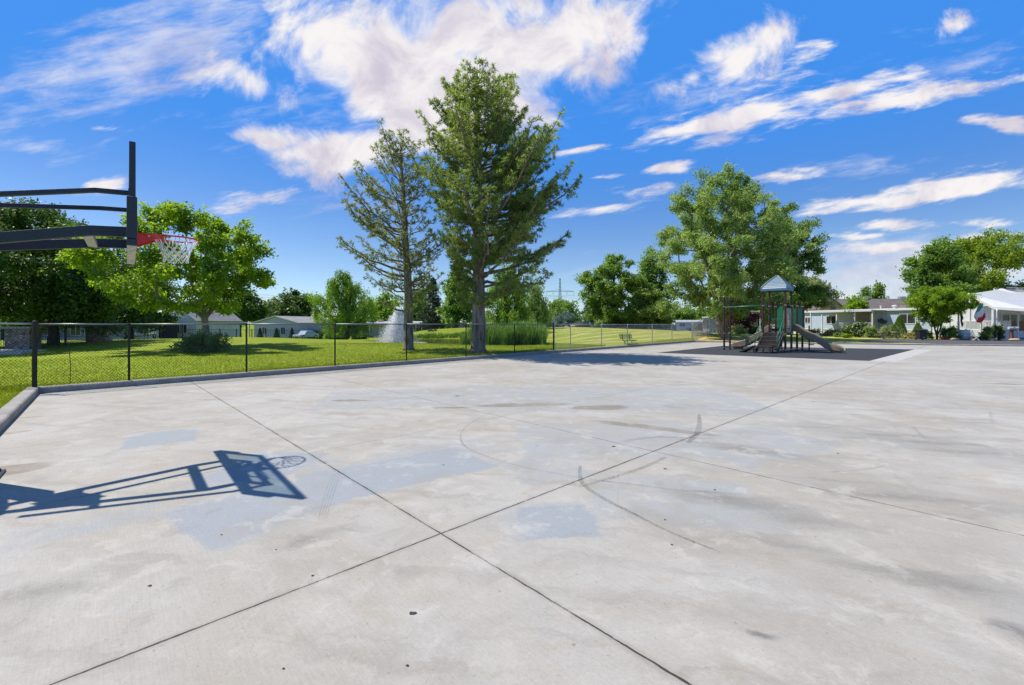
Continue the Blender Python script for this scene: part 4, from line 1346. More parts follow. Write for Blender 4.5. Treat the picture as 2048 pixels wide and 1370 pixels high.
def conifer(name, label, loc, H, prof, leaf, trunk_r, seed, whorl=.45, per=5, rise=.25, ntuft=5000, needle=.22, first=.12, bark=None, spur=1.0, trunk_lean=(0, 0), bare=.35, fan=.3, fork_at=None, ndl=9, nw=.028, droop_tip=0.0, patchy=0.0, reach=1.0):
    """tall evergreen: whorled limbs, side twigs, needle tufts. prof: (height fraction, left reach, right reach)"""
    rng = np.random.default_rng(seed); loc = Vector(loc)
    hs = [p[0] for p in prof]; rl = [p[1] for p in prof]; rr_ = [p[2] for p in prof]
    view = np.array([loc.x, loc.y, 0]); view /= np.linalg.norm(view); side = np.array([view[1], -view[0], 0])
    root = thing(name, label, 'tree', loc)
    nT_ = 16
    tr = [np.array([trunk_lean[0] * (i / nT_) ** 1.4 + rng.normal(0, .02), trunk_lean[1] * (i / nT_) ** 1.4 + rng.normal(0, .02), -.1 + (H + .1) * i / nT_]) for i in range(nT_ + 1)]
    rad = [trunk_r * (1 - i / nT_) ** .8 + .03 for i in range(nT_ + 1)]
    mb = MB()
    rad[0] *= 1.45
    mid0 = tr[0] * .65 + tr[1] * .35; mid1 = tr[0] * .35 + tr[1] * .65
    mb.tube([tr[0], mid0, mid1] + tr[1:], [rad[0], trunk_r * 1.12, trunk_r * 1.03] + rad[1:], 14)
    tz_ = lambda h: np.array([np.interp(h, [p[2] for p in tr], [p[k] for p in tr]) for k in range(3)])
    tufts, tdir, ttone = [], [], []
    h = H * hs[0]
    while h < H * .985:
        q = h / H
        nb_ = per if q < .9 else max(3, per - 1)
        a0 = rng.uniform(0, 2 * PI)
        for b in range(nb_):
            a = a0 + 2 * PI * b / nb_ + rng.normal(0, .45)
            ca, sa = math.cos(a), math.sin(a)
            reach_at = lambda q_: (np.interp(q_, hs, rr_) if ca > 0 else np.interp(q_, hs, rl)) * abs(ca) + (np.interp(q_, hs, rl) + np.interp(q_, hs, rr_)) / 2 * (1 - abs(ca))
            R_ = reach_at(q)
            if rise > 0:
                for _ in range(3): R_ = .5 * R_ + .5 * min(reach_at(q), reach_at(min(1, q + (rise * (1.2 * q + .15) + .2 * min(1, .45 + q)) * R_ / H)))
            L = R_ * reach * (rng.uniform(.58, 1.06) if rng.random() < .85 else rng.uniform(.95, 1.10))
            if L < .25: L = .25
            d = side * ca + view * sa
            hb = h + rng.uniform(-.6, .6) * whorl
            st = tz_(min(hb, H))
            rs = rise * ((1.2 * q + .15 + rng.normal(0, .3)) if rise > 0 else (.5 + q)) + rng.normal(0, .08)
            if rise > 0: rs = min(rs, max(.02, (H - hb) / max(L, .1) - .30))
            npt = 7
            br = [st]
            for i in range(1, npt + 1):
                k = i / npt
                br.append(st + d * L * k + np.array([0, 0, L * (rs * k + .34 * k ** 3 * (min(1, .45 + q) if rise > 0 else -.4)) - droop_tip * L * k * k]) + rng.normal(0, .015 * L, 3))
            r0 = max(.014, .022 * L * (1.15 - .5 * q))
            mb.tube(br, [r0 * (1 - .8 * i / npt) + .004 for i in range(npt + 1)], 5)
            tone = rng.uniform(0, 1)
            # side twigs
            ntw = max(3, int(L * 3.6 * spur))
            if patchy and rng.random() < patchy: ntw = max(1, ntw // 4)
            for w in range(ntw):
                k = bare + (1 - bare) * (w + rng.random()) / ntw
                i0 = min(int(k * npt), npt - 1); kk = k * npt - i0
                p = br[i0] * (1 - kk) + br[i0 + 1] * kk
                sg = 1 if w % 2 else -1
                perp = np.cross(d, [0, 0, 1]) * sg
                tl = (fan * L * (1.15 - k) + .22) * rng.uniform(.6, 1.2)
                td = unit(d * .65 + perp * .75 + np.array([0, 0, rng.uniform(-.25, .85)]))
                e = p + td * tl
                mb.tube([p, (p + e) / 2 + rng.normal(0, .02, 3), e], [.010, .008, .005], 3)
                m_ = max(2, int(tl / (.17 / spur)))
                for j in range(m_):
                    f = .35 + .65 * (j + rng.random() * .6) / m_
                    tufts.append(p + (e - p) * f + rng.normal(0, .05, 3)); tdir.append(unit(td + rng.normal(0, .35, 3) + np.array([0, 0, .35]))); ttone.append(tone)
            for j in range(3):
                tufts.append(br[-1] + rng.normal(0, .06, 3)); tdir.append(unit(d + np.array([0, 0, .5]))); ttone.append(tone)
        h += whorl * rng.uniform(.75, 1.25) * (1 if q < .8 else .8)
    for i in range(14):
        tufts.append(tr[-1] + np.array([rng.normal(0, .12), rng.normal(0, .12), -.05 * i])); tdir.append(np.array([0, 0, 1.])); ttone.append(.5)
    mb.build('trunk', bark or BARK_GREY, root, smooth=True, recalc=False)
    tufts, tdir, ttone = np.array(tufts), np.array(tdir), np.array(ttone)
    N_ = len(tufts)
    idx_ = np.repeat(np.arange(N_), ndl)
    ax = unit(tdir[idx_] * .55 + rng.normal(size=(len(idx_), 3)) * .62)
    ln = needle * rng.uniform(.6, 1.25, len(idx_))
    v = leaf_quads(tufts[idx_] - ax * .02, ax, rng.normal(size=(len(idx_), 3)), ln, np.full(len(idx_), nw) * rng.uniform(.7, 1.3, len(idx_)))
    tint = np.clip(ttone[idx_] * .55 + .2 + rng.normal(0, .16, len(idx_)) + np.repeat(rng.normal(0, .12, N_), ndl), 0, 1)
    fast_mesh('crown', v, 4, LM[leaf], root, tint)
    return root


def gnd(px, Y):
    p = W(px, Y); return Vector((p.x, p.y, float(lawn_z(p.x, p.y))))


# --- the two pines before the pond
K = 23.0
def pp(rows, top, base, H, px0, Y, lean_px=0):
    """silhouette rows (py, left px, right px) -> profile in metres"""
    out = []
    for py, l, r in sorted(rows, reverse=True):
        h = HT(py, Y) / H
        c = px0 + lean_px * h
        out.append((max(0, h), max(.1, (c - l) / F * Y), max(.1, (r - c) / F * Y)))
    return out


Hb = HT(176, 23)
conifer('pine_tree', 'tall full pine tree with thick grey trunk between the fence and the pond', gnd(957, 23), Hb,
        pp([(618, 905, 990), (575, 905, 1120), (540, 880, 1140), (500, 862, 1150), (455, 855, 1146), (420, 850, 1140), (360, 852, 1120), (300, 852, 1112), (260, 862, 1082), (215, 880, 1056), (176, 900, 1018)], 0, 0, Hb, 957, 23),
        'pine', .36, 5, whorl=.38, per=6, rise=.40, reach=1.08, needle=.22, spur=1.6, bare=.30, fan=.30, ndl=12, nw=.030)
Hl = HT(292, 24.4)
conifer('pine_tree', 'thinner sparse pine tree with forked trunk standing nearest the fountain', gnd(819, 24.4), Hl,
        pp([(625, 760, 850), (590, 705, 885), (540, 672, 905), (500, 688, 880), (450, 682, 862), (400, 690, 868), (350, 712, 858), (300, 738, 842), (285, 755, 835)], 0, 0, Hl, 819, 24.4, -18),
        'pined', .25, 8, whorl=.52, per=6, rise=.44, reach=1.04, needle=.20, spur=1.35, bare=.38, fan=.28, ndl=11, nw=.028, trunk_lean=(-.5, 0), patchy=.15)


def dec_px(name, label, px0, Y, rows, leaf, nleaf, size, trunk_r, z=None, **kw):
    base = gnd(px0, Y)
    if z is not None: base.z = z
    rows = sorted(rows, reverse=True)
    H = HT(rows[-1][0], Y) - base.z
    out = []
    for py, l, r in rows:
        out.append(((HT(py, Y) - base.z) / H, max(.08, (px0 - l) / F * Y), max(.08, (r - px0) / F * Y)))
    return deciduous(name, label, base, H, out, leaf, nleaf, size, trunk_r, **kw)


# --- left group
dec_px('maple_tree', 'bright yellow green maple with a shrub at its foot on the left lawn', 410, 25,
       [(612, 300, 470), (585, 240, 515), (540, 212, 535), (500, 235, 522), (460, 262, 500), (432, 280, 460), (415, 305, 425)], 'maple', 40000, .165, .17, fork=.20, clump_r=.54, nclump=118, seed=21, bark=bark_mat('grey maple bark', (.16, .135, .115), (.34, .30, .26)), rough=.3, trunk_top=.75)
dec_px('shade_tree', 'big dark shade tree with a black trunk by the iron fence at the far left', 106, 29.5,
       [(645, -60, 205), (600, -130, 245), (540, -170, 262), (480, -140, 215), (445, -90, 190), (420, 20, 160), (410, 75, 120)], 'dark', 80000, .20, .26, fork=.2, clump_r=1.0, nclump=125, seed=22, rough=.2, z=.0)
dec_px('shade_tree', 'dense dark evergreen shade tree between the big dark tree and the maple', 262, 43,
       [(650, 190, 330), (620, 165, 350), (570, 175, 340), (530, 200, 320), (505, 230, 290)], 'dark', 26000, .26, .16, fork=.25, clump_r=1.0, nclump=70, seed=23, z=-.1)
dec_px('shade_tree', 'paler green tree half hidden at the left edge beyond the iron fence', 10, 46,
       [(640, -90, 60), (600, -110, 75), (540, -90, 70), (470, -50, 40)], 'mid', 16000, .28, .25, fork=.2, clump_r=1.2, nclump=45, seed=24, z=-.1)
dec_px('background_tree', 'small dark tree behind the maple beside the grey gabled house', 480, 92,
       [(640, 470, 520), (620, 455, 530), (596, 470, 520), (580, 485, 505)], 'dark', 6000, .55, .25, fork=.2, clump_r=1.4, nclump=24, seed=25, z=-1.2)
dec_px('background_tree', 'grey green tree in the gap behind the grey gabled house roof', 545, 120,
       [(645, 505, 585), (625, 500, 590), (610, 515, 575), (600, 530, 560)], 'olive', 6000, .6, .25, fork=.2, clump_r=1.8, nclump=24, seed=26, z=-1.2)
dec_px('background_tree', 'rounded dark green tree behind the grey gabled house', 592, 98,
       [(648, 555, 628), (625, 545, 638), (605, 550, 632), (590, 562, 622), (580, 580, 605)], 'dark', 12000, .5, .35, fork=.2, clump_r=1.5, nclump=45, seed=27, z=-1.2)
# --- pond side
dec_px('willow_tree', 'bright green willow with dark leaning trunks behind the fountain', 692, 60,
       [(660, 640, 735), (630, 628, 748), (600, 626, 745), (570, 632, 725), (548, 645, 700), (538, 660, 685)], 'willow', 34000, .23, .36, fork=.12, clump_r=.62, nclump=95, seed=31, droop=1.3, stems=2, rough=.42, z=-.2, aspect=.4)
dec_px('background_tree', 'pale green tree far behind the fountain jet', 765, 125,
       [(648, 735, 815), (625, 730, 815), (605, 742, 800), (588, 760, 785)], 'willow', 9000, .6, .3, fork=.2, clump_r=2.0, nclump=36, seed=32, z=-.3)
dec_px('background_tree', 'tall pale green tree right of the thin pine trunk', 842, 130,
       [(650, 820, 865), (610, 815, 862), (585, 822, 858), (570, 832, 850)], 'elm', 7000, .6, .3, fork=.2, clump_r=1.8, nclump=30, seed=33, z=-.2)
conifer('spruce_tree', 'dark drooping spruce standing behind the far pond bank', gnd(866, 84), HT(556, 84), [(.12, 3.2, 3.0), (.3, 3.4, 3.2), (.6, 2.0, 2.1), (.85, 1.0, 1.0), (1, .15, .15)], 'spruce', .3, 34, whorl=.55, per=7, rise=-.12, needle=.5, spur=.8, bare=.1, fan=.3, ndl=6, nw=.10, bark=BARK_DARK, droop_tip=.15)
dec_px('background_tree', 'dark green leafy tree rising between the spruce and the big pine', 912, 78,
       [(640, 885, 950), (610, 880, 955), (575, 885, 950), (545, 895, 935), (528, 905, 922)], 'mid', 15000, .38, .3, fork=.18, clump_r=1.2, nclump=50, seed=35)
dec_px('willow_tree', 'vivid yellow green willow behind the reeds', 1022, 52,
       [(652, 975, 1060), (620, 965, 1068), (590, 962, 1062), (560, 968, 1050), (535, 985, 1030), (522, 1000, 1015)], 'willow', 32000, .21, .3, fork=.12, clump_r=.6, nclump=95, seed=36, droop=1.2, rough=.38, stems=2, aspect=.4)
dec_px('willow_tree', 'darker green willow behind the right end of the reeds', 1076, 60,
       [(655, 1040, 1106), (625, 1040, 1105), (595, 1045, 1096), (570, 1052, 1085), (556, 1060, 1075)], 'elm', 20000, .24, .25, fork=.15, clump_r=.85, nclump=55, seed=37, droop=.8, aspect=.4)
dec_px('background_tree', 'rounded bright tree under the transmission tower', 1122, 108,
       [(648, 1090, 1160), (625, 1088, 1160), (610, 1096, 1150), (598, 1108, 1135)], 'mid', 12000, .5, .3, fork=.2, clump_r=1.5, nclump=42, seed=38, z=.5)
deciduous('blue_spruce', 'low rounded blue spruce before the brown back fence', gnd(1128, 72), HT(626, 72) - .6, [(.05, 2.0, 2.0), (.4, 2.4, 2.4), (.75, 1.7, 1.7), (1, .4, .4)], 'blue', 9000, .20, .15, fork=.1, clump_r=.5, nclump=50, seed=39, aspect=.3)
conifer('blue_spruce', 'upright blue spruce left of the spreading dark tree', gnd(1180, 68), HT(608, 68) - .8, [(.05, 2.6, 2.2), (.4, 1.9, 1.8), (.75, 1.0, 1.0), (1, .1, .1)], 'blue', .16, 40, whorl=.4, per=7, rise=.0, needle=.4, spur=.9, bare=.1, fan=.3, ndl=6, nw=.09, bark=BARK_DARK)
# --- trees right of centre
dec_px('cottonwood_tree', 'spreading grey green tree with several leaning dark trunks on the rising lawn', 1226, 60,
       [(655, 1185, 1280), (615, 1165, 1300), (580, 1150, 1300), (550, 1165, 1290), (525, 1195, 1270), (510, 1215, 1258)], 'mid', 42000, .26, .32, fork=.14, clump_r=.8, nclump=105, seed=41, stems=3, rough=.3)
dec_px('cottonwood_tree', 'tall dark tree behind the dense bushy tree', 1296, 66,
       [(630, 1255, 1345), (590, 1262, 1345), (550, 1275, 1335), (515, 1285, 1325), (496, 1298, 1312)], 'mid', 20000, .30, .3, fork=.18, clump_r=1.1, nclump=55, seed=42)
dec_px('bushy_tree', 'dense low bushy tree reaching down to the back fence', 1305, 58,
       [(655, 1252, 1345), (630, 1250, 1352), (605, 1258, 1348), (588, 1272, 1332), (575, 1288, 1318)], 'elm', 26000, .22, .2, fork=.05, clump_r=.8, nclump=70, seed=43, inner=.2)
dec_px('elm_tree', 'largest spreading elm tree behind the play structure', 1446, 47,
       [(628, 1440, 1540), (605, 1385, 1575), (575, 1328, 1590), (545, 1310, 1596), (510, 1310, 1600), (470, 1316, 1592), (430, 1325, 1578), (395, 1345, 1545), (365, 1365, 1520), (345, 1395, 1480)], 'elm', 132000, .19, .30, fork=.10, clump_r=.74, nclump=290, seed=44, bark=BARK_TAN, stems=3, rough=.22, inner=.48)
dec_px('elm_tree', 'second elm with darker crown behind the tower roof', 1568, 58,
       [(618, 1540, 1600), (595, 1528, 1640), (550, 1524, 1642), (500, 1520, 1638), (460, 1530, 1622), (440, 1545, 1600)], 'mid', 50000, .25, .30, fork=.15, clump_r=.85, nclump=115, seed=45)
dec_px('small_tree', 'grey green leafy tree right of the tower roof', 1606, 63,
       [(612, 1600, 1650), (600, 1592, 1666), (580, 1592, 1668), (556, 1602, 1648)], 'olive', 14000, .26, .2, fork=.15, clump_r=.8, nclump=46, seed=46)
dec_px('plum_tree', 'dark purple leaved plum tree behind the climbing posts', 1480, 56,
       [(660, 1455, 1500), (640, 1448, 1515), (615, 1452, 1518), (596, 1465, 1500)], 'plum', 11000, .2, .14, fork=.15, clump_r=.6, nclump=42, seed=47)
dec_px('small_tree', 'light green tree between the plum tree and the tower posts', 1530, 64,
       [(650, 1490, 1570), (625, 1488, 1572), (600, 1500, 1562), (585, 1515, 1545)], 'elm', 13000, .25, .2, fork=.15, clump_r=.8, nclump=45, seed=48)
dec_px('background_tree', 'low green tree beyond the white trailer, right of the bushy tree', 1362, 130,
       [(645, 1340, 1392), (630, 1338, 1395), (615, 1348, 1380)], 'mid', 6000, .6, .25, fork=.15, clump_r=1.5, nclump=26, seed=49, z=0)
dec_px('background_tree', 'pale rounded tree beyond the white trailer roof', 1402, 140,
       [(645, 1388, 1420), (630, 1386, 1420), (616, 1394, 1412)], 'elm', 5000, .6, .25, fork=.15, clump_r=1.5, nclump=20, seed=50, z=0)
dec_px('background_tree', 'bright green tree seen under the elm limbs', 1432, 110,
       [(645, 1418, 1452), (620, 1416, 1455), (605, 1424, 1448)], 'willow', 5000, .5, .2, fork=.15, clump_r=1.3, nclump=22, seed=51, z=0)
# --- right side
dec_px('small_tree', 'bright green tree showing above the blue mobile home roof', 1712, 88,
       [(640, 1685, 1735), (618, 1684, 1736), (602, 1694, 1728), (592, 1704, 1720)], 'maple', 9000, .32, .2, fork=.2, clump_r=.9, nclump=36, seed=61, z=0)
for px_, top, lab, sd in ((1733, 572, 'left of the pair of distant dark trees above the brown roofs', 62), (1757, 570, 'right of the pair of distant dark trees above the brown roofs', 63)):
    dec_px('background_tree', lab, px_, 165, [(640, px_ - 12, px_ + 12), (605, px_ - 15, px_ + 15), (585, px_ - 12, px_ + 12), (top, px_ - 4, px_ + 4)], 'mid', 6000, .7, .4, fork=.15, clump_r=1.8, nclump=24, seed=sd, z=0, group='distant trees above the brown roofs')
dec_px('shade_tree', 'dark green leafy tree behind the vase shaped yard tree', 1868, 58,
       [(640, 1830, 1920), (600, 1822, 1930), (560, 1815, 1930), (520, 1822, 1925), (490, 1845, 1915), (478, 1865, 1900)], 'mid', 36000, .29, .3, fork=.2, clump_r=1.0, nclump=80, seed=64, z=0)
dec_px('shade_tree', 'broad yellow green tree behind the white porch roof', 1985, 62,
       [(640, 1885, 2130), (600, 1872, 2150), (550, 1875, 2160), (515, 1890, 2150), (488, 1905, 2120), (470, 1930, 2080)], 'yellow', 80000, .27, .36, fork=.15, clump_r=1.0, nclump=185, seed=65, inner=.25, z=0)
dec_px('yard_tree', 'vase shaped bright green yard tree beside the black trash bin', 1874, 45.5,
       [(648, 1862, 1884), (630, 1840, 1915), (610, 1820, 1935), (592, 1830, 1932), (575, 1848, 1915)], 'maple', 34000, .14, .06, fork=.05, clump_r=.42, nclump=105, seed=66, stems=5, z=.05, trunk_top=.6)

# --- far belt of woods closing the horizon beyond the houses
rng = np.random.default_rng(77)
cs, rs_ = [], []
for a_ in np.arange(-100, 100, .62):
    if rng.random() < .12: continue
    d_ = rng.uniform(240, 330); hgt_ = rng.uniform(3.0, 6.5)
    for q_ in range(2):
        cs.append([d_ * math.sin(R(a_)) + rng.normal(0, 2), d_ * math.cos(R(a_)) + rng.normal(0, 2), hgt_ * (.35 + .35 * q_)]); rs_.append(hgt_ * rng.uniform(.45, .65))
v, tn = clump_leaves(rng, np.array(cs), np.array(rs_), 30000, 1.1, .8, core=np.array([0, 0, 0]))
tag(fast_mesh('distant_woods', v, 4, LM['mid'], None, tn), 'low belt of far-off woods along the horizon beyond the houses', 'woods', kind='stuff')
# ---------------------------------------------------------------- buildings and yard things
def siding(name, col, pitch=.2, vertical=False, var=.06, rough=.65):
    m, t, bs = new_mat(name)
    o = t.node('ShaderNodeTexCoord').outputs['Object']
    s = t.node('ShaderNodeSeparateXYZ'); t.l.new(o, s.inputs[0])
    co = t.math('ADD', s.outputs[0], s.outputs[1]) if vertical else s.outputs[2]
    fr = t.math('FRACT', t.math('DIVIDE', co, pitch))
    g = t.mapr(t.math('ABSOLUTE', t.math('SUBTRACT', fr, .5)), .40, .49)
    n = t.noise(o, 1.3, 5, .6); n2 = t.noise(t.vmath('MULTIPLY', o, (6, 6, .6)), 1.0, 4, .6)
    c = t.mix(t.mapr(n, .3, .7), tuple(k * (1 - var) for k in col), tuple(k * (1 + var) for k in col))
    c = t.mix(t.mapr(n2, .5, .75, 0, .18), c, tuple(k * .7 for k in col))
    c = t.mix(t.math('MULTIPLY', g, .45), c, tuple(k * .5 for k in col))
    t.put(bs.inputs['Base Color'], c); bs.inputs['Roughness'].default_value = rough
    t.put(bs.inputs['Normal'], t.bump(t.math('MULTIPLY', g, -1.0), .5, .02))
    return m


M_WHITE = simple('white painted trim', (.66, .66, .65), .5, var=.06, scale=3)
M_GLASSD = simple('dark window glass', (.035, .042, .05), .08, var=.5, scale=1.5)
M_BLUEW = siding('pale blue siding', (.42, .51, .66), .28, True)
M_SKIRT = siding('white skirting', (.70, .70, .69), .16, True)
M_GREYW = siding('grey blue siding', (.43, .455, .54), .18)
M_PALEW = siding('pale grey siding', (.56, .59, .62), .2)
M_BEIGEW = siding('beige siding', (.46, .38, .29), .25, True)
M_BROWNW = siding('brown siding', (.24, .17, .125), .25, True)
M_PINKW = siding('salmon pink siding', (.62, .40, .30), .2)
M_SHING = siding('grey brown shingles', (.135, .115, .11), .22, var=.2, rough=.95)
M_SHINGG = siding('grey shingles', (.24, .24, .25), .22, var=.15, rough=.95)
M_WMETAL = simple('white roof metal', (.68, .69, .71), .35, .1, var=.08, scale=1.2)
M_WOODF = siding('weathered fence boards', (.20, .16, .13), .15, True, var=.25, rough=.9)
M_WOODO = siding('orange fence boards', (.42, .26, .16), .15, True, var=.15, rough=.9)
M_GREYF = siding('grey slatted fence', (.185, .185, .195), .16, True, var=.2, rough=.8)
M_WOODB = simple('stained brown wood', (.20, .085, .03), .7, var=.3, scale=5)
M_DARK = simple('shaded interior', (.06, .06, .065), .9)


def window(parent, x, z, w, h, y=0.0, mull=1, frame=None, fw=.07):
    """window on the front plane y (facing -y)"""
    mb = MB(); mb.ring_frame(x - w / 2, x + w / 2, z, z + h, fw, y - .05, y + .02)
    for i in range(1, mull + 1):
        xx = x - w / 2 + w * i / (mull + 1)
        mb.box((xx, y - .017, z + h / 2), (fw * .8, .05, h - 2 * fw))
    f = mb.build('window', frame or M_WHITE, parent)
    mb = MB(); mb.box((x, y - .012, z + h / 2), (w - 2 * fw, .02, h - 2 * fw)); mb.build('pane', M_GLASSD, f)
    return f


def home(name, label, a, b, depth, zb, zt, wall, skirt=None, sk_h=.7, fascia=True, roof_mat=None, gable=0.0, over=.25, wins=(), cat='mobile home'):
    """front wall from a (left) to b (right) in plan; local x along it, y away"""
    a, b = Vector((a[0], a[1], 0)), Vector((b[0], b[1], 0))
    L = (b - a).length
    rt = thing(name, label, cat, (a.x, a.y, zb), math.atan2(b.y - a.y, b.x - a.x))
    h = zt - zb
    mb = MB(); mb.box((L / 2, depth / 2, (h + (sk_h if skirt else 0)) / 2), (L, depth, h - (sk_h if skirt else 0))); mb.build('wall', wall, rt)
    if skirt:
        mb = MB(); mb.box((L / 2, depth / 2, sk_h / 2 - .02), (L - .08, depth - .08, sk_h)); mb.box((L / 2, -.01, sk_h - .03), (L + .02, .05, .12)); mb.build('skirting', skirt, rt)
    if gable:
        # ridge along y (away), gable faces the viewer
        mb = MB(); mb.prism([(0, 0, h), (L, 0, h), (L / 2, 0, h + gable)], (0, depth, 0)); mb.build('gable_wall', wall, rt)
        k = over * 2 * gable / L
        mb = MB()
        for sgn in (0, 1):
            e = Vector((-over if not sgn else L + over, 0, h - k + .03)); r_ = Vector((L / 2, 0, h + gable + .03))
            mb.prism([e + Vector((0, -over, 0)), r_ + Vector((0, -over, 0)), r_ + Vector((0, -over, .10)), e + Vector((0, -over, .10))], (0, depth + 2 * over, 0))
        rf = mb.build('roof', roof_mat or M_SHINGG, rt)
        mb = MB()
        for sgn in (0, 1):
            e = Vector((-over if not sgn else L + over, -over - .03, h - k)); r_ = Vector((L / 2, -over - .03, h + gable))
            mb.prism([e, r_, r_ + Vector((0, 0, .16)), e + Vector((0, 0, .16))], (0, .028, 0))
        mb.build('barge_board', M_WHITE, rf)
    else:
        mb = MB(); mb.prism([(-over, -over, h), (-over, depth + over, h), (-over, depth + over, h + .12), (-over, depth / 2, h + .32), (-over, -over, h + .12)], (L + 2 * over, 0, 0))
        rf = mb.build('roof', roof_mat or M_WMETAL, rt)
        if fascia:
            mb = MB(); mb.box((L / 2, -over - .02, h + .03), (L + 2 * over, .035, .24)); mb.build('fascia', M_WHITE, rf)
    for w in wins: window(rt, w[0] * L, w[1] * h, w[2], w[3], 0, *(w[4:5] or (1,)))
    rt['_L'] = L
    del rt['_L']
    return rt, L, h


def bx(parent, name, mat, *boxes, bevel=0):
    mb = MB()
    for c, s in boxes: mb.box(c, s)
    return mb.build(name, mat, parent, bevel=bevel)


# --- blue mobile home on the right
a, b = W(1578, 74), W(1862, 55.5)
rt, L, h = home('mobile_home', 'pale blue mobile home with white skirting and a covered porch', a, b, 7, .05, 3.55, M_BLUEW, M_SKIRT, .85,
                wins=[(.17, .49, 1.0, 1.0), (.36, .46, 1.5, 1.25), (.87, .46, 1.9, 1.35)])
# the roof rises a little towards the right end
px = lambda f: f * L
bx(rt, 'porch_roof', M_WMETAL, ((px(.545), -1.6, h - .02), (px(.42), 3.4, .10)), ((px(.545), -3.28, h - .08), (px(.42), .06, .26)))
for f in (.315, .405, .515, .64, .755):
    bx(rt, 'porch_post', M_WHITE, ((px(f), -3.1, (h - .14) / 2), (.13, .13, h - .14)))
bx(rt, 'porch_floor', simple('porch floor', (.35, .34, .33), .8), ((px(.62), -1.5, .42), (px(.25), 2.95, .84)))
mb = MB()
x0, x1 = px(.50), px(.745)
mb.bar((x0, -2.95, 1.75), (x1, -2.95, 1.75), .06, .06); mb.bar((x0, -2.95, .98), (x1, -2.95, .98), .05, .05)
n = int((x1 - x0) / .16)
for i in range(n + 1): mb.bar((x0 + (x1 - x0) * i / n, -2.95, .98), (x0 + (x1 - x0) * i / n, -2.95, 1.75), .035, .035)
mb.build('porch_railing', M_WHITE, rt)
d_ = bx(rt, 'door', M_PALEW, ((px(.665), -.03, 1.88), (1.0, .06, 2.05)))
bx(d_, 'handle', M_ZINC, ((px(.665) + .4, -.08, 1.85), (.05, .05, .12)))
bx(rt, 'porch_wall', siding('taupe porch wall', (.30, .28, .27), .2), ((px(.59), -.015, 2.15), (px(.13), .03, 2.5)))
mb = MB(); mb.lathe([(.2, h + .25), (.2, h + .55), (.32, h + .56), (.32, h + .68), (.1, h + .74)], (px(.72), 2.5, 0), 12); mb.lathe([(.07, h + .2), (.07, h + .62), (.12, h + .63), (.12, h + .72)], (px(.64), 2.2, 0), 8); mb.build_split('roof_vent', M_WHITE, rt)
# hanging basket and wreath on the porch
o = thing('hanging_basket', 'dark green hanging plant under the blue home porch roof', 'plant', rt.location + Vector(Matrix.Rotation(rt.rotation_euler.z, 3, 'Z') @ Vector((px(.74), -.8, 2.0))))
rng = np.random.default_rng(5)
v, tn = clump_leaves(rng, np.array([[0, 0, 0], [.15, 0, -.1], [-.12, .1, .12]]), np.array([.38, .3, .3]), 500, .16)
fast_mesh('foliage', v, 4, LM['spruce'], o, tn)
mb = MB(); mb.lathe([(.1, -.3), (.25, -.12), (.27, -.05)], (0, 0, 0), 10); mb.tube([(0, 0, -.05), (0, 0, 1.45)], .012, 4); mb.build('pot', M_WOODB, o)

# --- beige home left of it
rt, L, h = home('mobile_home', 'beige mobile home with white roof edge behind the play structure', W(1483, 61), W(1588, 65), 4, .1, 3.35, M_BEIGEW, M_SKIRT, .6, wins=[(.62, .45, 1.6, 1.2), (.88, .45, 1.0, 1.1)])
bx(rt, 'awning', M_WMETAL, ((L * .28, -1.3, h - .25), (L * .5, 2.6, .08)))
for f in (.05, .28, .52): bx(rt, 'awning_post', M_WHITE, ((L * f, -2.45, (h - .3) / 2), (.1, .1, h - .3)))
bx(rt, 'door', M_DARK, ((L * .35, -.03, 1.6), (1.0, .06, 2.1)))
# black iron gate before it
o = thing('iron_gate', 'tall black iron frame gate before the beige mobile home', 'gate', W(1500, 53, .05), R(-25))
mb = MB()
for x in (0, .95, 1.9): mb.tube([(x, 0, 0), (x, 0, 2.1)], .035, 6)
mb.bar((0, 0, 2.05), (.95, 0, 1.8), .04, .04); mb.bar((.95, 0, 1.8), (1.9, 0, 2.05), .04, .04); mb.bar((0, 0, 1.2), (1.9, 0, 1.2), .04, .04); mb.bar((0, 0, .1), (1.9, 0, .1), .04, .04)
for i in range(1, 19): mb.tube([(i * .1, 0, .1), (i * .1, 0, 1.2)], .008, 4)
mb.build('bar_panel', M_BLK, o)

# --- houses behind the blue home
rt, L, h = home('house', 'salmon pink gabled house behind the blue mobile home', W(1638, 92), W(1690, 92), 12, 0, HT(617, 92), M_PINKW, roof_mat=M_SHING, gable=HT(602, 92) - HT(617, 92) + .4, over=.4, cat='house')
bx(rt, 'gable_vent', M_GREYF, ((L * .55, -.03, h + .05), (1.2, .06, .75)))
o = thing('house', 'long house with grey brown shingle roof and small gable behind the blue home', 'house', W(1690, 96, 0), R(-4))
LB = (1842 - 1690) / F * 96
mb = MB(); mb.box((LB / 2, 5, 2.2), (LB, 10, 4.4)); mb.build('wall', M_PINKW, o)
rh0, rh1 = HT(622, 96), HT(598, 101)
mb = MB(); mb.prism([(-.4, -.5, rh0), (-.4, 5, rh1), (-.4, 10.5, rh0)], (LB + .8, 0, 0)); rf = mb.build('roof', M_SHING, o)
mb = MB(); mb.prism([(LB * .62, -.9, rh0 - .1), (LB * .95, -.9, rh0 - .1), (LB * .79, -.9, rh0 + 1.35)], (0, 4, 0)); mb.build('dormer', M_SHING, rf)
mb = MB()
for f in (.12, .2, .42, .55, .7, .78, .9):
    mb.lathe([(.09, rh1 - .6), (.09, rh1 + .35 + .5 * (f * 7 % 1))], (LB * f, 5.2, 0), 6)
mb.box((LB * .47, 5, rh1 + .25), (.9, .7, .6)); mb.box((LB * .95, 5, rh1 + .2), (1, .7, .6)); mb.build_split('roof_vent', M_GALV, rf)
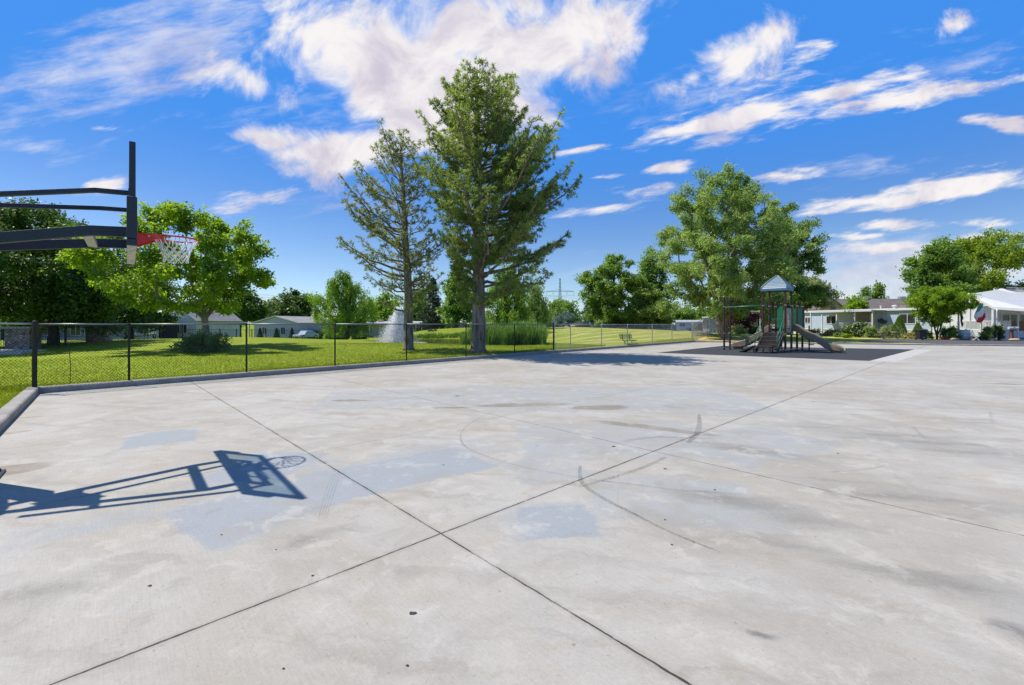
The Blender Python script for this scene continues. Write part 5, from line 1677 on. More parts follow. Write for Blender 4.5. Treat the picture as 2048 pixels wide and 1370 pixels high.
rt, L, h = home('house', 'small grey roofed house far behind the elm, left of the pink house', W(1600, 110), W(1650, 110), 10, 0, HT(622, 110), siding('taupe wall', (.33, .27, .24)), roof_mat=M_SHING, gable=1.6, over=.5, cat='house')

# --- porch house at the right edge
o = thing('porch_house', 'house at the right edge with white metal porch roof and white railing', 'house', (0, 0, 0))
Zh = 46.0
E = lambda pxx, pyy, Y: W(pxx, Y, HT(pyy, Y))
apex, e_l, e_r = E(1938, 588, 47.5), E(1929, 594, 49.0), E(1988, 616, 43.5)
apex2, e_r2 = E(2006, 577.5, 56), E(2080, 622, 40.5)
far_r = E(2130, 596, 52)
th_ = Vector((0, 0, -.10))
mb = MB()
mb.prism([apex, e_r, e_r2, far_r, apex2], th_)
mb.prism([e_l, apex, apex2, E(1998, 583, 58)], th_)
rf = mb.build('porch_roof', siding('white ribbed roof metal', (.52, .54, .56), .32, True, rough=.45), o)
mb = MB()
up3 = Vector((0, 0, .05))
for p_, q_ in ((apex, e_r), (e_l, apex), (e_r, e_r2)): mb.bar(p_ + up3 * 0, q_ + up3 * 0, .09, .24)
mb.build('gutter', M_WHITE, rf)
mb = MB(); q1, q2 = apex2.lerp(e_r2, .02), far_r
mb.prism([E(1996, 581, 54.5) + Vector((0, 0, .09)), E(2003, 578, 55.5) + Vector((0, 0, .09)), E(2052, 597, 50) + Vector((0, 0, .09)), E(2040, 600, 49) + Vector((0, 0, .09))], (0, 0, .05)); mb.build('roof_flashing', M_WHITE, rf)
mb = MB(); mb.prism([E(2004, 577, 57), E(2050, 597, 51.5), E(2160, 600, 52), E(2160, 572, 62), E(2010, 572, 66)], (0, 0, .14)); mb.build('roof', M_SHINGG, o)
bx(o, 'wall', M_PALEW, ((59.5, 51.5, 1.9), (14.5, 7.0, 3.5)))
gz0 = .05
def vpost(pxx, Y, top, w=.13, name='porch_post', m=M_WHITE):
    p = W(pxx, Y, 0); mb = MB(); mb.box((p.x, p.y, (top + gz0) / 2), (w, w, top - gz0)); return mb.build(name, m, o)
vpost(1940, 47.3, HT(592, 47.3)); vpost(1987, 43.4, HT(619, 43.4), .20); vpost(1962, 45.4, HT(603, 45.4)); vpost(1899, 49, HT(620, 49)); 
vpost(2036, 43.2, HT(619, 43.2), .1); 
# downspout
p = W(1990, 43.2, 0); mb = MB(); mb.tube([(p.x + .2, p.y, 3.1), (p.x + .05, p.y - .12, 2.9), (p.x + .05, p.y - .12, .1)], .05, 6); mb.build('downspout', M_WHITE, o)
# deck, railing and skirting
def railing(a_, b_, z0, z1, step=.15):
    a_, b_ = Vector(a_), Vector(b_); L_ = (b_ - a_).length; n_ = int(L_ / step); mb = MB()
    for z in (z0, z1): mb.bar(a_ + Vector((0, 0, z)), b_ + Vector((0, 0, z)), .06, .07)
    for i in range(n_ + 1):
        q = a_.lerp(b_, i / n_); mb.bar(q + Vector((0, 0, z0)), q + Vector((0, 0, z1)), .045, .045)
    return mb.build('railing', M_WHITE, o)
r0, r1, r2 = W(1914, 48.2), W(1989, 44.0), W(2022, 44.6)
mb = MB(); mb.prism([(r0.x, r0.y + .05, .1), (r1.x, r1.y + .05, .1), (r2.x, r2.y + .05, .1), (r2.x + 3, r2.y + 5, .1), (r0.x + 3, r0.y + 4, .1)], (0, 0, .92)); mb.build('porch_floor', M_PALEW, o)
railing(r0, r1, 1.10, 1.95); railing(r1, r2, 1.10, 1.95)
mb = MB(); mb.prism([r0.lerp(r1, .25) + Vector((0, -.02, 1.08)), r0.lerp(r1, .62) + Vector((0, -.02, 1.08)), r0.lerp(r1, .62) + Vector((0, -.02, 1.96)), r0.lerp(r1, .25) + Vector((0, -.02, 1.96))], (-.02, -.03, 0)); mb.build('wind_screen', simple('grey green mesh screen', (.22, .29, .30), .6), o)
bx(o, 'storage_panel', M_PALEW, ((W(2005, 43.4).x, 43.4, .55), (1.15, .08, 1.0)))
wp = bx(o, 'wood_panel', M_WOODB, ((W(2046, 44.6).x, 44.6, 1.45), (2.4, .08, 1.0)))
mb = MB()
for i in range(5): mb.box((W(2046, 43.4).x, 43.4 + i * .28, .18 + i * .19), (2.2, .3, .045))
mb.build('porch_steps', simple('dark step boards', (.10, .09, .085), .8), o)
mb = MB()
for i in range(5): mb.box((W(2046, 43.4).x, 43.4 + i * .28 - .152, .185 + i * .19), (2.2, .015, .05))
mb.build('step_nosing', M_PALEW, o)
for i, (pxx, w_) in enumerate(((2012, .9), (2030, 1.1), (2046, 1.1))):
    f = MB().ring_frame(W(pxx, 47.9).x - w_ / 2, W(pxx, 47.9).x + w_ / 2, 1.75, 2.75, .07, 47.9, 47.98).build('window', M_WHITE, o)
    mb = MB(); mb.box((W(pxx, 47.9).x, 47.95, 2.25), (w_ - .14, .02, .86)); mb.build('pane', M_GLASSD, f)

# hanging flags
def cloth_flag(name, label, top, w, hgt, cols, seed, wind=(-.2, 0), stripes=3, cat='flag', pole=True, vertical=False):
    rng = random.Random(seed)
    o = thing(name, label, cat, (top.x, top.y, 0))
    nx, nz = 14, 22
    base = []
    for j in range(nz + 1):
        k = j / nz
        for i in range(nx + 1):
            q = i / nx - .5
            squeeze = .22 + .78 * math.sin(min(1, k * 1.25) * PI / 2)
            x = q * w * squeeze * (1 if k < .75 else 1 - .55 * (k - .75) / .25 * abs(q) * 2)
            y = .12 * math.sin(q * 14 + k * 4) * k + wind[1] * k
            z = top.z - hgt * k + .10 * math.cos(q * PI) * k * -1
            base.append((x + wind[0] * k * k, y, z))
    mb = MB(); fsm = []
    mb.v = base
    for j in range(nz):
        for i in range(nx):
            a_ = j * (nx + 1) + i
            mb.f.append((a_, a_ + 1, a_ + nx + 2, a_ + nx + 1))
            pos_ = (j / nz * .85 + (i / nx - .5) * .35 + .08) if not vertical else i / nx
            mb.m.append(max(0, min(stripes - 1, int(pos_ * stripes))))
    c_ = mb.build('cloth', [simple(f'{name} dye {c[0]:.2f}', c, .8, var=.1) for c in cols], o, smooth=True, recalc=False)
    sm = c_.modifiers.new('thick', 'SOLIDIFY'); sm.thickness = .006
    if pole:
        mb = MB(); mb.tube([(-.02, .08, top.z + .05), (.02, -.02, top.z + .02), (.02, -.02, top.z - .12)], .02, 6)
        mb.build('bracket', M_WHITE, o)
    return o


cloth_flag('tricolour_flag', 'green, white and red flag hanging limp from the porch edge', W(1962, 44.2, HT(606, 44.2)), 1.05, 1.85, [(.03, .22, .12), (.78, .76, .76), (.70, .03, .06)], 3)
cloth_flag('small_flag', 'small orange red flag tucked at the porch corner beside the tree', W(1935, 47.0, HT(592, 47.0)), .45, 1.0, [(.42, .10, .04), (.36, .09, .04), (.40, .12, .06)], 4)
# twisted dark garden sculpture hung on a post
o = thing('yard_post', 'grey post with a drooping dark ornament beside the porch railing', 'post', W(1917, 45.0, .05))
mb = MB(); mb.tube([(0, 0, 0), (0, 0, HT(619, 45) - .05)], .07, 8); mb.lathe([(.09, 2.95), (.09, 3.0), (.03, 3.06)], (0, 0, 0), 8); mb.build('post', M_GALV, o)
mb = MB(); mb.tube([(.08, -.02, 2.9), (.2, -.05, 2.6), (.3, -.05, 2.2), (.22, -.05, 1.9), (.35, -.05, 1.6), (.3, -.05, 1.3)], [.03, .09, .12, .07, .10, .03], 7); mb.build('ornament', simple('dark bronze', (.06, .045, .05), .6), o)

# --- left side houses
rt, L, h = home('gabled_house', 'grey blue house with a low white edged gable beyond the left lawn', W(508, 83), W(597, 81), 12, -1.25, HT(646, 83), M_GREYW, roof_mat=M_SHINGG, gable=HT(637, 83) - HT(646, 83) + .35, over=.35, wins=[(.24, .32, 1.0, 1.35), (.66, .32, 1.0, 1.35)], cat='house')
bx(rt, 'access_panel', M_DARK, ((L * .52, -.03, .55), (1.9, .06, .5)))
bx(rt, 'skirting', M_PALEW, ((L / 2, -.04, .4), (L, .05, .8)))
bx(rt, 'side_porch_roof', M_WMETAL, ((-2.0, 4, h + .1), (4, 8, .1)))
for y in (.2, 3, 6): bx(rt, 'porch_post', M_WHITE, ((-3.8, y, h / 2), (.14, .14, h)))
bx(rt, 'porch_back', M_BROWNW, ((-2.3, 7.9, h / 2), (4.5, .1, h - .1)))
rt, L, h = home('pale_house', 'pale grey house with a pair of windows behind the maple trunk', W(318, 56), W(392, 56), 9, -.6, HT(640, 56), M_PALEW, gable=1.9, over=.3, roof_mat=M_SHINGG, wins=[(.50, .38, 1.0, 1.2), (.66, .38, 1.0, 1.2)], cat='house')
rt, L, h = home('mobile_home', 'shaded grey mobile home with tall pale windows behind the iron fence', W(-60, 47), W(188, 46), 7, -.3, HT(646, 46), siding('dull grey siding', (.26, .31, .36), .2), M_SKIRT, .5,  # one dull grey blue siding tone
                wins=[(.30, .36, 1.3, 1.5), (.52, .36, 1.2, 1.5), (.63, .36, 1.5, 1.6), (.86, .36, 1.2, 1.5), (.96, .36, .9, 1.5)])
o = thing('porch', 'white railed porch with dark openings behind the second stone pillar', 'porch', W(218, 52, -.5))
LP = (316 - 218) / F * 52
bx(o, 'floor', M_PALEW, ((LP / 2, 1.5, .2), (LP, 3, .4)))
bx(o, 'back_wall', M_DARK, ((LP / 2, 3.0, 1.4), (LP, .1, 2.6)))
bx(o, 'roof', M_WMETAL, ((LP / 2, 1.4, 2.75), (LP + .4, 3.6, .12)))
for i in range(6): bx(o, 'porch_post', M_WHITE, ((.1 + (LP - .2) * i / 5, .06, 1.35), (.12, .12, 2.6)))
mb = MB()
for z in (.55, 1.35): mb.bar((.1, .06, z), (LP * .55, .06, z), .05, .05)
for i in range(22): mb.bar((.1 + i * LP * .55 / 22, .06, .55), (.1 + i * LP * .55 / 22, .06, 1.35), .035, .035)
mb.build('railing', M_WHITE, o)
# patio table and chairs
o = thing('patio_table', 'round dark patio table on the shaded porch', 'table', W(266, 51.0, .0))
mb = MB(); mb.lathe([(.6, .72), (.62, .75), (.6, .77)], (0, 0, 0), 14); mb.build('tabletop', M_BLK, o)
mb = MB(); mb.lathe([(.3, 0), (.05, .06), (.05, .72)], (0, 0, 0), 10); mb.build('pedestal', M_BLK, o)
for i, pxx in enumerate((292, 306)):
    o = thing('patio_chair', ('white patio chair nearer the dark doorway of the porch', 'white patio chair beside the pale house corner')[i], 'chair', W(pxx, 50.5, .1), .3 * i, group='white patio chairs by the left porch')
    mb = MB(); mb.box((0, 0, .43), (.5, .5, .05)); mb.build('seat', M_WHITE, o, bevel=.01)
    mb = MB(); mb.box((0, .24, .72), (.5, .05, .55)); mb.build('backrest', M_WHITE, o, bevel=.01)
    for sx_ in (-.22, .22):
        for sy_ in (-.22, .22):
            mb = MB(); mb.tube([(sx_, sy_, 0), (sx_ * .9, sy_ * .9, .42)], .022, 6); mb.build('leg', M_WHITE, o)
o = thing('barbecue', 'small red barbecue grill before the white porch rail', 'grill', W(256, 50.4, .05))
mb = MB(); mb.lathe([(.05, .55), (.26, .62), (.30, .75), (.30, .8)], (0, 0, 0), 12); mb.build('bowl', M_BLK, o)
mb = MB(); mb.lathe([(.30, .8), (.29, .92), (.18, 1.05), (.03, 1.09)], (0, 0, 0), 12); mb.build('lid', simple('red enamel', (.45, .015, .02), .3), o)
for a_ in (.5, 2.6, 4.7):
    mb = MB(); mb.tube([(.15 * math.cos(a_), .15 * math.sin(a_), .6), (.32 * math.cos(a_), .32 * math.sin(a_), 0)], .015, 5); mb.build('leg', M_GALV, o)

# stone pillars and iron fence
mt, t, bs = new_mat('stacked stone')
o_ = t.node('ShaderNodeTexCoord').outputs['Object']
vv = t.node('ShaderNodeTexVoronoi'); vv.inputs['Scale'].default_value = 4.5; t.l.new(t.vmath('MULTIPLY', o_, (1, 1, 1.8)), vv.inputs['Vector'])
ve = t.node('ShaderNodeTexVoronoi', feature='DISTANCE_TO_EDGE'); ve.inputs['Scale'].default_value = 4.5; t.l.new(t.vmath('MULTIPLY', o_, (1, 1, 1.8)), ve.inputs['Vector'])
sc_ = t.node('ShaderNodeSeparateColor'); t.l.new(vv.outputs['Color'], sc_.inputs[0])
cc = t.mix(sc_.outputs[0], (.28, .21, .17), (.52, .43, .36)); cc = t.mix(t.mapr(ve.outputs['Distance'], .06, .02), cc, (.10, .09, .085))
t.put(bs.inputs['Base Color'], cc); bs.inputs['Roughness'].default_value = .9
t.put(bs.inputs['Normal'], t.bump(t.mapr(ve.outputs['Distance'], 0, .12), .8, .05))
M_STONE = mt
for pxx, Y, zt_, lab in ((47, 27.2, 1.38, 'brown stone pillar with pale cap nearest the left edge'), (199, 33, 1.32, 'brown stone pillar with pale cap behind the lawn crest, right of the iron fence')):
    base = gnd(pxx, Y); o = thing('stone_pillar', lab, 'pillar', (base.x, base.y, base.z - .2), R(20), group='stone pillars of the iron fence')
    hh_ = zt_ - base.z + .2
    mb = MB(); mb.box((0, 0, hh_ / 2), (1.15, 1.15, hh_)); mb.build('shaft', M_STONE, o, bevel=.02)
    mb = MB(); mb.box((0, 0, hh_ + .05), (1.32, 1.32, .12)); mb.build('cap', M_COLLAR, o, bevel=.02)


def iron_fence(name, label, a_, b_, h_, step=.12):
    a_, b_ = Vector(a_), Vector(b_); L_ = (b_ - a_).length
    o = thing(name, label, 'fence', a_); d = b_ - a_
    mb = MB()
    for k in (.12, .92): mb.bar(Vector((0, 0, h_ * k)), d + Vector((0, 0, h_ * k)), .035, .035)
    n_ = int(L_ / step)
    for i in range(n_ + 1): mb.bar(d * (i / n_) + Vector((0, 0, .03)), d * (i / n_) + Vector((0, 0, h_)), .018, .018)
    mb.build('picket_panel', M_BLK, o)
    for i in range(int(L_ / 2.4) + 1):
        q = d * (i * 2.4 / L_); mb = MB(); mb.box(q + Vector((0, 0, h_ / 2)), (.07, .07, h_ + .1)); mb.build('post', M_BLK, o)


iron_fence('iron_fence', 'black iron picket fence between the two stone pillars', gnd(72, 27.8), gnd(182, 32.5), 1.22)
iron_fence('iron_fence', 'black iron picket fence running off left of the first stone pillar', gnd(-60, 26.4), gnd(22, 26.9), 1.22)
q1, q2 = W(395, 58, -.35), W(560, 72, -.75)
iron_fence('iron_fence', 'thin black iron fence in front of the grey gabled house', W(322, 50, -.15), W(600, 70, -.55), 1.3, .3)

# long low homes behind the fountain
def far_home(label, p0, Y0, p1, Y1, top, wall, wins, posts=0, mat=None):
    rt, L, h = home('mobile_home', label, W(p0, Y0), W(p1, Y1), 6, -1.0, HT(top, Y0), wall, M_SKIRT, .6, wins=wins, roof_mat=mat)
    if posts:
        bx(rt, 'carport_roof', M_WMETAL, ((L * .5, -1.5, h - .15), (L * .9, 3, .1)))
        for i in range(posts): bx(rt, 'carport_post', M_WHITE, ((L * (.07 + .86 * i / (posts - 1)), -2.9, (h - .2) / 2), (.13, .13, h - .2)))
    return rt, L, h
far_home('brown mobile home between the gabled house and the willow', 606, 92, 668, 90, 645.5, M_BROWNW, [(.2, .5, 1.2, 1.2), (.8, .5, 1.2, 1.2)])
far_home('white mobile home left of the fountain with a tan end wall', 706, 96, 800, 94, 646, M_PALEW, [(.12, .45, 1.1, 1.4), (.28, .45, 1.1, 1.4)], 5)
far_home('long taupe mobile home with a row of white carport posts right of the fountain', 812, 98, 918, 96, 645.5, siding('dull taupe siding', (.27, .24, .24), .2), [(.3, .45, 1.4, 1.2), (.7, .45, 1.4, 1.2)], 9)  # one dull taupe siding tone
far_home('small red brown home between the dark spruce and the big pine', 912, 104, 985, 102, 648, M_BROWNW, [(.4, .5, 1.4, 1.1)], 3)
o = thing('roof_cooler', 'orange tan cooler box on the roof behind the fountain', 'cooler', W(761, 97, HT(645, 97)))
bx(o, 'housing', simple('tan enamel', (.50, .25, .10), .6), ((0, 0, .32), (1.0, .9, .64)), bevel=.03); bx(o, 'lid', M_GALV, ((0, 0, .68), (1.06, .96, .06)))

# --- cars
M_TYRE = simple('tyre rubber', (.02, .02, .02), .9)


def car(label, loc, rz, col, Lc=4.5, hc=1.45):
    o = thing('parked_car', label, 'car', loc, rz)
    paint = simple('car paint', col, .25, .2, var=.03)
    prof = [(-.5, .28), (-.5, .62), (-.44, .74), (-.24, .80), (-.12, hc / 1.45 * 1.40), (.20, hc / 1.45 * 1.42), (.36, .92), (.49, .84), (.5, .30)]
    w = 1.75
    mb = MB()
    rows = []
    for x, z in prof: rows.append((x * Lc, z))
    secs = []
    for yy, k in ((-w / 2, .0), (-w / 2 + .08, 1), (w / 2 - .08, 1), (w / 2, 0)):
        secs.append([(x * (.985 if not k else 1), yy * (.84 if z > 1 else 1), z - (.03 if not k else 0)) for x, z in rows])
    n = len(rows); mb.v = [p for s_ in secs for p in s_]
    for i in range(3):
        for j in range(n - 1): mb.f.append((i * n + j, i * n + j + 1, (i + 1) * n + j + 1, (i + 1) * n + j)); mb.m.append(0)
        mb.f.append((i * n + n - 1, i * n, (i + 1) * n, (i + 1) * n + n - 1)); mb.m.append(0)
    mb.f += [tuple(range(n)), tuple(3 * n + j for j in range(n - 1, -1, -1))]; mb.m += [0, 0]
    b_ = mb.build('body', paint, o, smooth=False, bevel=.03)
    mb = MB()
    for sg in (-1, 1):
        y = sg * (w / 2 * .84 + .005)
        mb.prism([(-.20 * Lc, y * 1.06, .90), (-.12 * Lc, y, 1.30), (.03 * Lc, y, 1.32), (.03 * Lc, y * 1.06, .90)], (0, -sg * .02, 0)); mb.prism([(.05 * Lc, y * 1.06, .90), (.05 * Lc, y, 1.32), (.19 * Lc, y, 1.32), (.30 * Lc, y * 1.06, .95)], (0, -sg * .02, 0))
    mb.build('side_window', M_GLASSD, b_)
    for sx_ in (-.31, .31):
        for sg in (-1, 1):
            mb = MB(); mb.tube([(sx_ * Lc, sg * (w / 2 - .2), .33), (sx_ * Lc, sg * (w / 2 + .01), .33)], .33, 16); wl = mb.build('wheel', M_TYRE, o)
            mb = MB(); mb.tube([(sx_ * Lc, sg * (w / 2 - .02), .33), (sx_ * Lc, sg * (w / 2 + .02), .33)], .19, 12); mb.build('rim', M_ZINC, wl)
    return o


car('silver car parked beside the second stone pillar', W(232, 50.0, .0), R(8), (.42, .42, .43))
car('grey blue car parked beside the grey gabled house', W(612, 79, -.95), R(70), (.35, .42, .50))
car('dark car parked before the white trailer', W(1398, 92, .2), R(5), (.02, .022, .025), 4.8, 1.6)
# --- centre right: back fence and trailers
def board_fence(label, p0, Y0, p1, Y1, top, mat, name='wooden_fence', zb=None, posts=True):
    a_, b_ = gnd(p0, Y0), gnd(p1, Y1)
    o = thing(name, label, 'fence', (a_.x, a_.y, 0), math.atan2(b_.y - a_.y, b_.x - a_.x)); L_ = math.hypot(b_.x - a_.x, b_.y - a_.y)
    zt0, zt1 = HT(top[0], Y0), HT(top[1], Y1)
    mb = MB(); mb.prism([(0, 0, a_.z - .3), (L_, 0, b_.z - .3), (L_, 0, zt1), (0, 0, zt0)], (0, .04, 0)); mb.build('boards', mat, o)
    n_ = max(2, int(L_ / 2.4))
    for i in range(n_ + 1):
        k = i / n_; mb = MB(); mb.box((L_ * k, -.05, (zt0 + (zt1 - zt0) * k + a_.z - .3) / 2), (.1, .1, zt0 + (zt1 - zt0) * k - a_.z + .4)); mb.build('post', mat, o)


board_fence('brown weathered board fence behind the blue spruces', 1085, 73, 1216, 72, (647, 647), M_WOODF)
board_fence('short orange toned board fence beside the cottonwood trunks', 1216, 71, 1247, 71, (650.5, 650.5), M_WOODO)
board_fence('grey slatted fence right of the orange boards, under the bushy tree', 1247, 71, 1308, 74, (648, 649), M_GREYF, 'slat_fence')
board_fence('long grey slatted fence ending beside the pale parking lot', 1308, 72, 1352, 84, (649, 650), M_GREYF, 'slat_fence')
board_fence('tall grey privacy fence behind the elm trunks', 1436, 58.5, 1478, 60, (631, 630), M_GREYF, 'slat_fence')
for i, (pxx, py, Y, s_, lab) in enumerate(((1133, 660, 66, .32, 'small pinkish boulder on the lawn before the brown board fence'), (1145, 659, 65.5, .5, 'larger pinkish boulder beside the dark low mound'), (2030, 681, 41.5, .55, 'tan boulder by the brown mailbox post'))):
    b0 = gnd(pxx, Y) if Y > 50 else W(pxx, Y, .04)
    import bmesh
    bm = bmesh.new(); bmesh.ops.create_icosphere(bm, subdivisions=3, radius=.75 * s_)
    rr0 = np.random.default_rng(i + 3); ofs = rr0.uniform(0, 6, 3)
    for v_ in bm.verts:
        k = 1 + .16 * math.sin(v_.co.x * 3 + ofs[0]) + .12 * math.sin(v_.co.y * 4 + ofs[1]) + .1 * math.sin(v_.co.z * 5 + v_.co.x * 4 + ofs[2])
        v_.co = Vector((v_.co.x * 1.25 * k, v_.co.y * .9 * k, v_.co.z * .62 * k))
    me_ = bpy.data.meshes.new('boulder'); bm.to_mesh(me_); bm.free()
    ob = link_mesh('boulder', me_, simple('pink sandstone', (.46, .33, .25), .9, var=.25, scale=3, bump=.6, bscale=12)); ob.location = (b0.x, b0.y, b0.z + .22 * s_)
    tag(ob, lab, 'boulder')
b0 = gnd(1160, 66)
o = thing('tarp_pile', 'low dark tarp covered pile beside the boulders on the far lawn', 'pile', (b0.x, b0.y, b0.z - .05))
mb = MB(); mb.lathe([(1.6, 0), (1.5, .35), (1.1, .6), (.4, .72), (.05, .74)], (0, 0, 0), 14); mb.v = [(x * 1.0 + .08 * math.sin(y * 5), y * .6, z + .05 * math.sin(x * 6)) for x, y, z in mb.v]; mb.build('tarp', simple('dark tarp', (.035, .032, .04), .6, var=.3, bump=.5, bscale=8), o, smooth=True)
rt, L, h = home('trailer', 'long pale trailer with bright white roof edge beyond the parking lot', W(1352, 100), W(1418, 97), 5, .2, HT(644, 100), siding('pale green grey siding', (.40, .46, .46), .25, True), wins=[(.2, .45, 1.2, .8), (.7, .45, 1.2, .8)], cat='trailer')
rt, L, h = home('mobile_home', 'grey roofed home showing over the long pale trailer', W(1350, 118), W(1425, 116), 7, .2, HT(642, 118), M_PALEW, wins=[(.5, .5, 1.2, 1)], gable=0, roof_mat=M_SHINGG)
o = thing('porch', 'white gabled porch with white railings left of the tall privacy fence', 'porch', W(1418, 82, .2))
bx(o, 'roof', M_WMETAL, ((1.0, 1, 2.75), (2.6, 3, .12))); bx(o, 'floor', M_PALEW, ((1, 1, .3), (2.2, 2.6, .5))); bx(o, 'back_wall', M_PALEW, ((1, 2.4, 1.6), (2.3, .1, 2.3)))
for x in (0, 1, 2): bx(o, 'porch_post', M_WHITE, ((x, -.25, 1.4), (.12, .12, 2.6)))
mb = MB(); mb.bar((0, -.25, 1.3), (2, -.25, 1.3), .06, .06)
for i in range(14): mb.bar((i * 2 / 13, -.25, .5), (i * 2 / 13, -.25, 1.3), .04, .04)
mb.build('railing', M_WHITE, o)

# --- transmission tower far away
o = thing('transmission_tower', 'distant lattice transmission tower with crossarms above the trees', 'pylon', W(1120, 480, 0))
Ht = HT(556, 480)
M_TWR = simple('galvanised lattice', (.17, .19, .22), .6, .3)
mb = MB(); r_ = .16
lw = lambda z: 2.6 * (1 - z / Ht) ** 1.3 + .45
zs = np.linspace(0, Ht, 14)
for i in range(13):
    a_, b_ = lw(zs[i]), lw(zs[i + 1])
    for sa, sb in ((-1, -1), (1, -1), (1, 1), (-1, 1)):
        mb.bar((sa * a_, sb * a_, zs[i]), (sb * 0 + sa * b_, sb * b_, zs[i + 1]), r_ * 2, r_ * 2)
    for sb in (-1, 1):
        mb.bar((-a_, sb * a_, zs[i]), (b_, sb * b_, zs[i + 1]), r_, r_); mb.bar((a_, sb * a_, zs[i]), (-b_, sb * b_, zs[i + 1]), r_, r_)
mb.build('mast', M_TWR, o)
zc = HT(583, 480)
for wd, dz_ in ((15.0, 0.0),):
    mb = MB()
    mb.bar((-wd, 0, zc), (wd, 0, zc), .5, .4); mb.bar((-wd, 0, zc), (0, 0, zc + 2.2), .25, .25); mb.bar((wd, 0, zc), (0, 0, zc + 2.2), .25, .25)
    for x in (-wd, -7.5, 7.5, wd): mb.tube([(x, 0, zc), (x, 0, zc - 4)], .16, 5)
    mb.build('crossarm', M_TWR, o)
mb = MB()
for k, (x, z) in enumerate(((-15, zc - 4), (-7.5, zc - 4), (7.5, zc - 4), (15, zc - 4))):
    for sg in (-1, 1):
        pts = []
        for i in range(15):
            q = i / 14; pts.append((x + sg * q * 330, 60 * q * sg, z - 26 * q * (1 - q) * 1.6))
        mb.tube(pts, .07, 4)
wires = mb.build('power_line', M_TWR, o)

# --- pond fountain
o = thing('fountain', 'white fountain jet spraying up from the pond', 'fountain', W(791, 41.0, WATER_Z))
mt, t, bs = new_mat('water droplets')
bs.inputs['Base Color'].default_value = (.97, .98, .99, 1); bs.inputs['Roughness'].default_value = .3
bs.inputs['Subsurface Weight'].default_value = 0
trn = t.node('ShaderNodeBsdfTranslucent'); trn.inputs[0].default_value = (.97, .98, .99, 1)
mx = t.node('ShaderNodeMixShader'); mx.inputs[0].default_value = .5
t.l.new(bs.outputs[0], mx.inputs[1]); t.l.new(trn.outputs[0], mx.inputs[2]); t.l.new(mx.outputs[0], [n for n in t.n if n.type == 'OUTPUT_MATERIAL'][0].inputs[0])
rng = np.random.default_rng(9)
N = 66000
Hf = HT(614, 41.0) - WATER_Z
a_ = rng.uniform(0, 2 * PI, N); kind = rng.random(N)
k = rng.random(N) ** .9                      # time along the arc
apexz = Hf * np.where(kind < .45, rng.uniform(.72, 1.0, N), np.where(kind < .8, rng.uniform(.35, .78, N), rng.uniform(.15, .55, N)))
reach = np.where(kind < .45, rng.uniform(.05, .75, N), np.where(kind < .8, rng.uniform(.6, 1.6, N), rng.uniform(.9, 2.3, N)))
z = apexz * (1 - (2 * k - 1) ** 2)
r_ = reach * k ** 1.15
x = r_ * np.cos(a_) + .14 * z * k + rng.normal(0, .05, N); y = r_ * np.sin(a_) + rng.normal(0, .05, N); z = np.maximum(z + rng.normal(0, .05, N), .01)
pos_ = np.stack([x, y, z], -1); sz = rng.uniform(.014, .033, N)
fl_ = rng.random(N) < .06; sz[fl_] *= 1.7
v = leaf_quads(pos_, rng.normal(size=(N, 3)) * .4 + np.array([0, 0, -1.]), rng.normal(size=(N, 3)), sz * 2.6, sz)
fast_mesh('spray', v, 4, mt, o, RNG.random(N))
mb = MB(); mb.lathe([(.35, -.1), (.35, .03), (.12, .06), (.08, .14)], (0, 0, 0), 12); mb.build('nozzle', M_BLK, o)
# churned foam under the jet
Nf = 5000; a_ = rng.uniform(0, 2 * PI, Nf); r_ = 2.6 * np.sqrt(rng.random(Nf)); 
v = leaf_quads(np.stack([r_ * np.cos(a_) * 1.1, r_ * np.sin(a_), np.full(Nf, .012)], -1), rng.normal(size=(Nf, 3)) * np.array([1, 1, .02]), np.tile([0, 0, 1.], (Nf, 1)) + rng.normal(0, .1, (Nf, 3)), rng.uniform(.03, .1, Nf), rng.uniform(.02, .05, Nf))
fast_mesh('foam', v, 4, mt, o, RNG.random(Nf))


# --- reeds
def blades(name, label, pts, hgt, n, leaf, width, seed, bend=.3, kind='stuff', cat='reeds', parent=None):
    rng = np.random.default_rng(seed)
    base = pts(rng, n); H_ = rng.uniform(hgt[0], hgt[1], n)
    H_ = H_ * (.86 + .16 * np.sin(base[:, 0] * 1.9 + 1.3 * np.sin(base[:, 1] * 1.1)) + .10 * np.sin(base[:, 0] * 6.3 + base[:, 1] * 2.1))
    an = rng.uniform(0, 2 * PI, n); d = np.stack([np.cos(an), np.sin(an), np.zeros(n)], -1); b = np.stack([-np.sin(an), np.cos(an), np.zeros(n)], -1)
    bd = rng.uniform(.05, bend, n) * H_; w = width * rng.uniform(.6, 1.3, n)
    q = []
    for k0, k1 in ((0, .4), (.4, .75), (.75, 1)):
        f0, f1 = base + d * (bd * k0 ** 2)[:, None], base + d * (bd * k1 ** 2)[:, None]
        f0 = f0 + np.stack([0 * H_, 0 * H_, H_ * k0], -1); f1 = f1 + np.stack([0 * H_, 0 * H_, H_ * (k1 - .12 * k1 ** 4)], -1)
        w0, w1 = (w * (1 - k0 ** 2))[:, None] / 2, (w * (1 - k1 ** 2) + .002)[:, None] / 2
        q.append(np.stack([f0 - b * w0, f0 + b * w0, f1 + b * w1, f1 - b * w1], 1))
    v = np.concatenate(q, 0).reshape(-1, 3)
    tn = np.tile(np.clip(rng.normal(.5, .25, n), 0, 1), 3)
    o = fast_mesh(name, v, 4, LM[leaf], parent, tn)
    if parent is None: tag(o, label, cat, kind=kind)
    return o


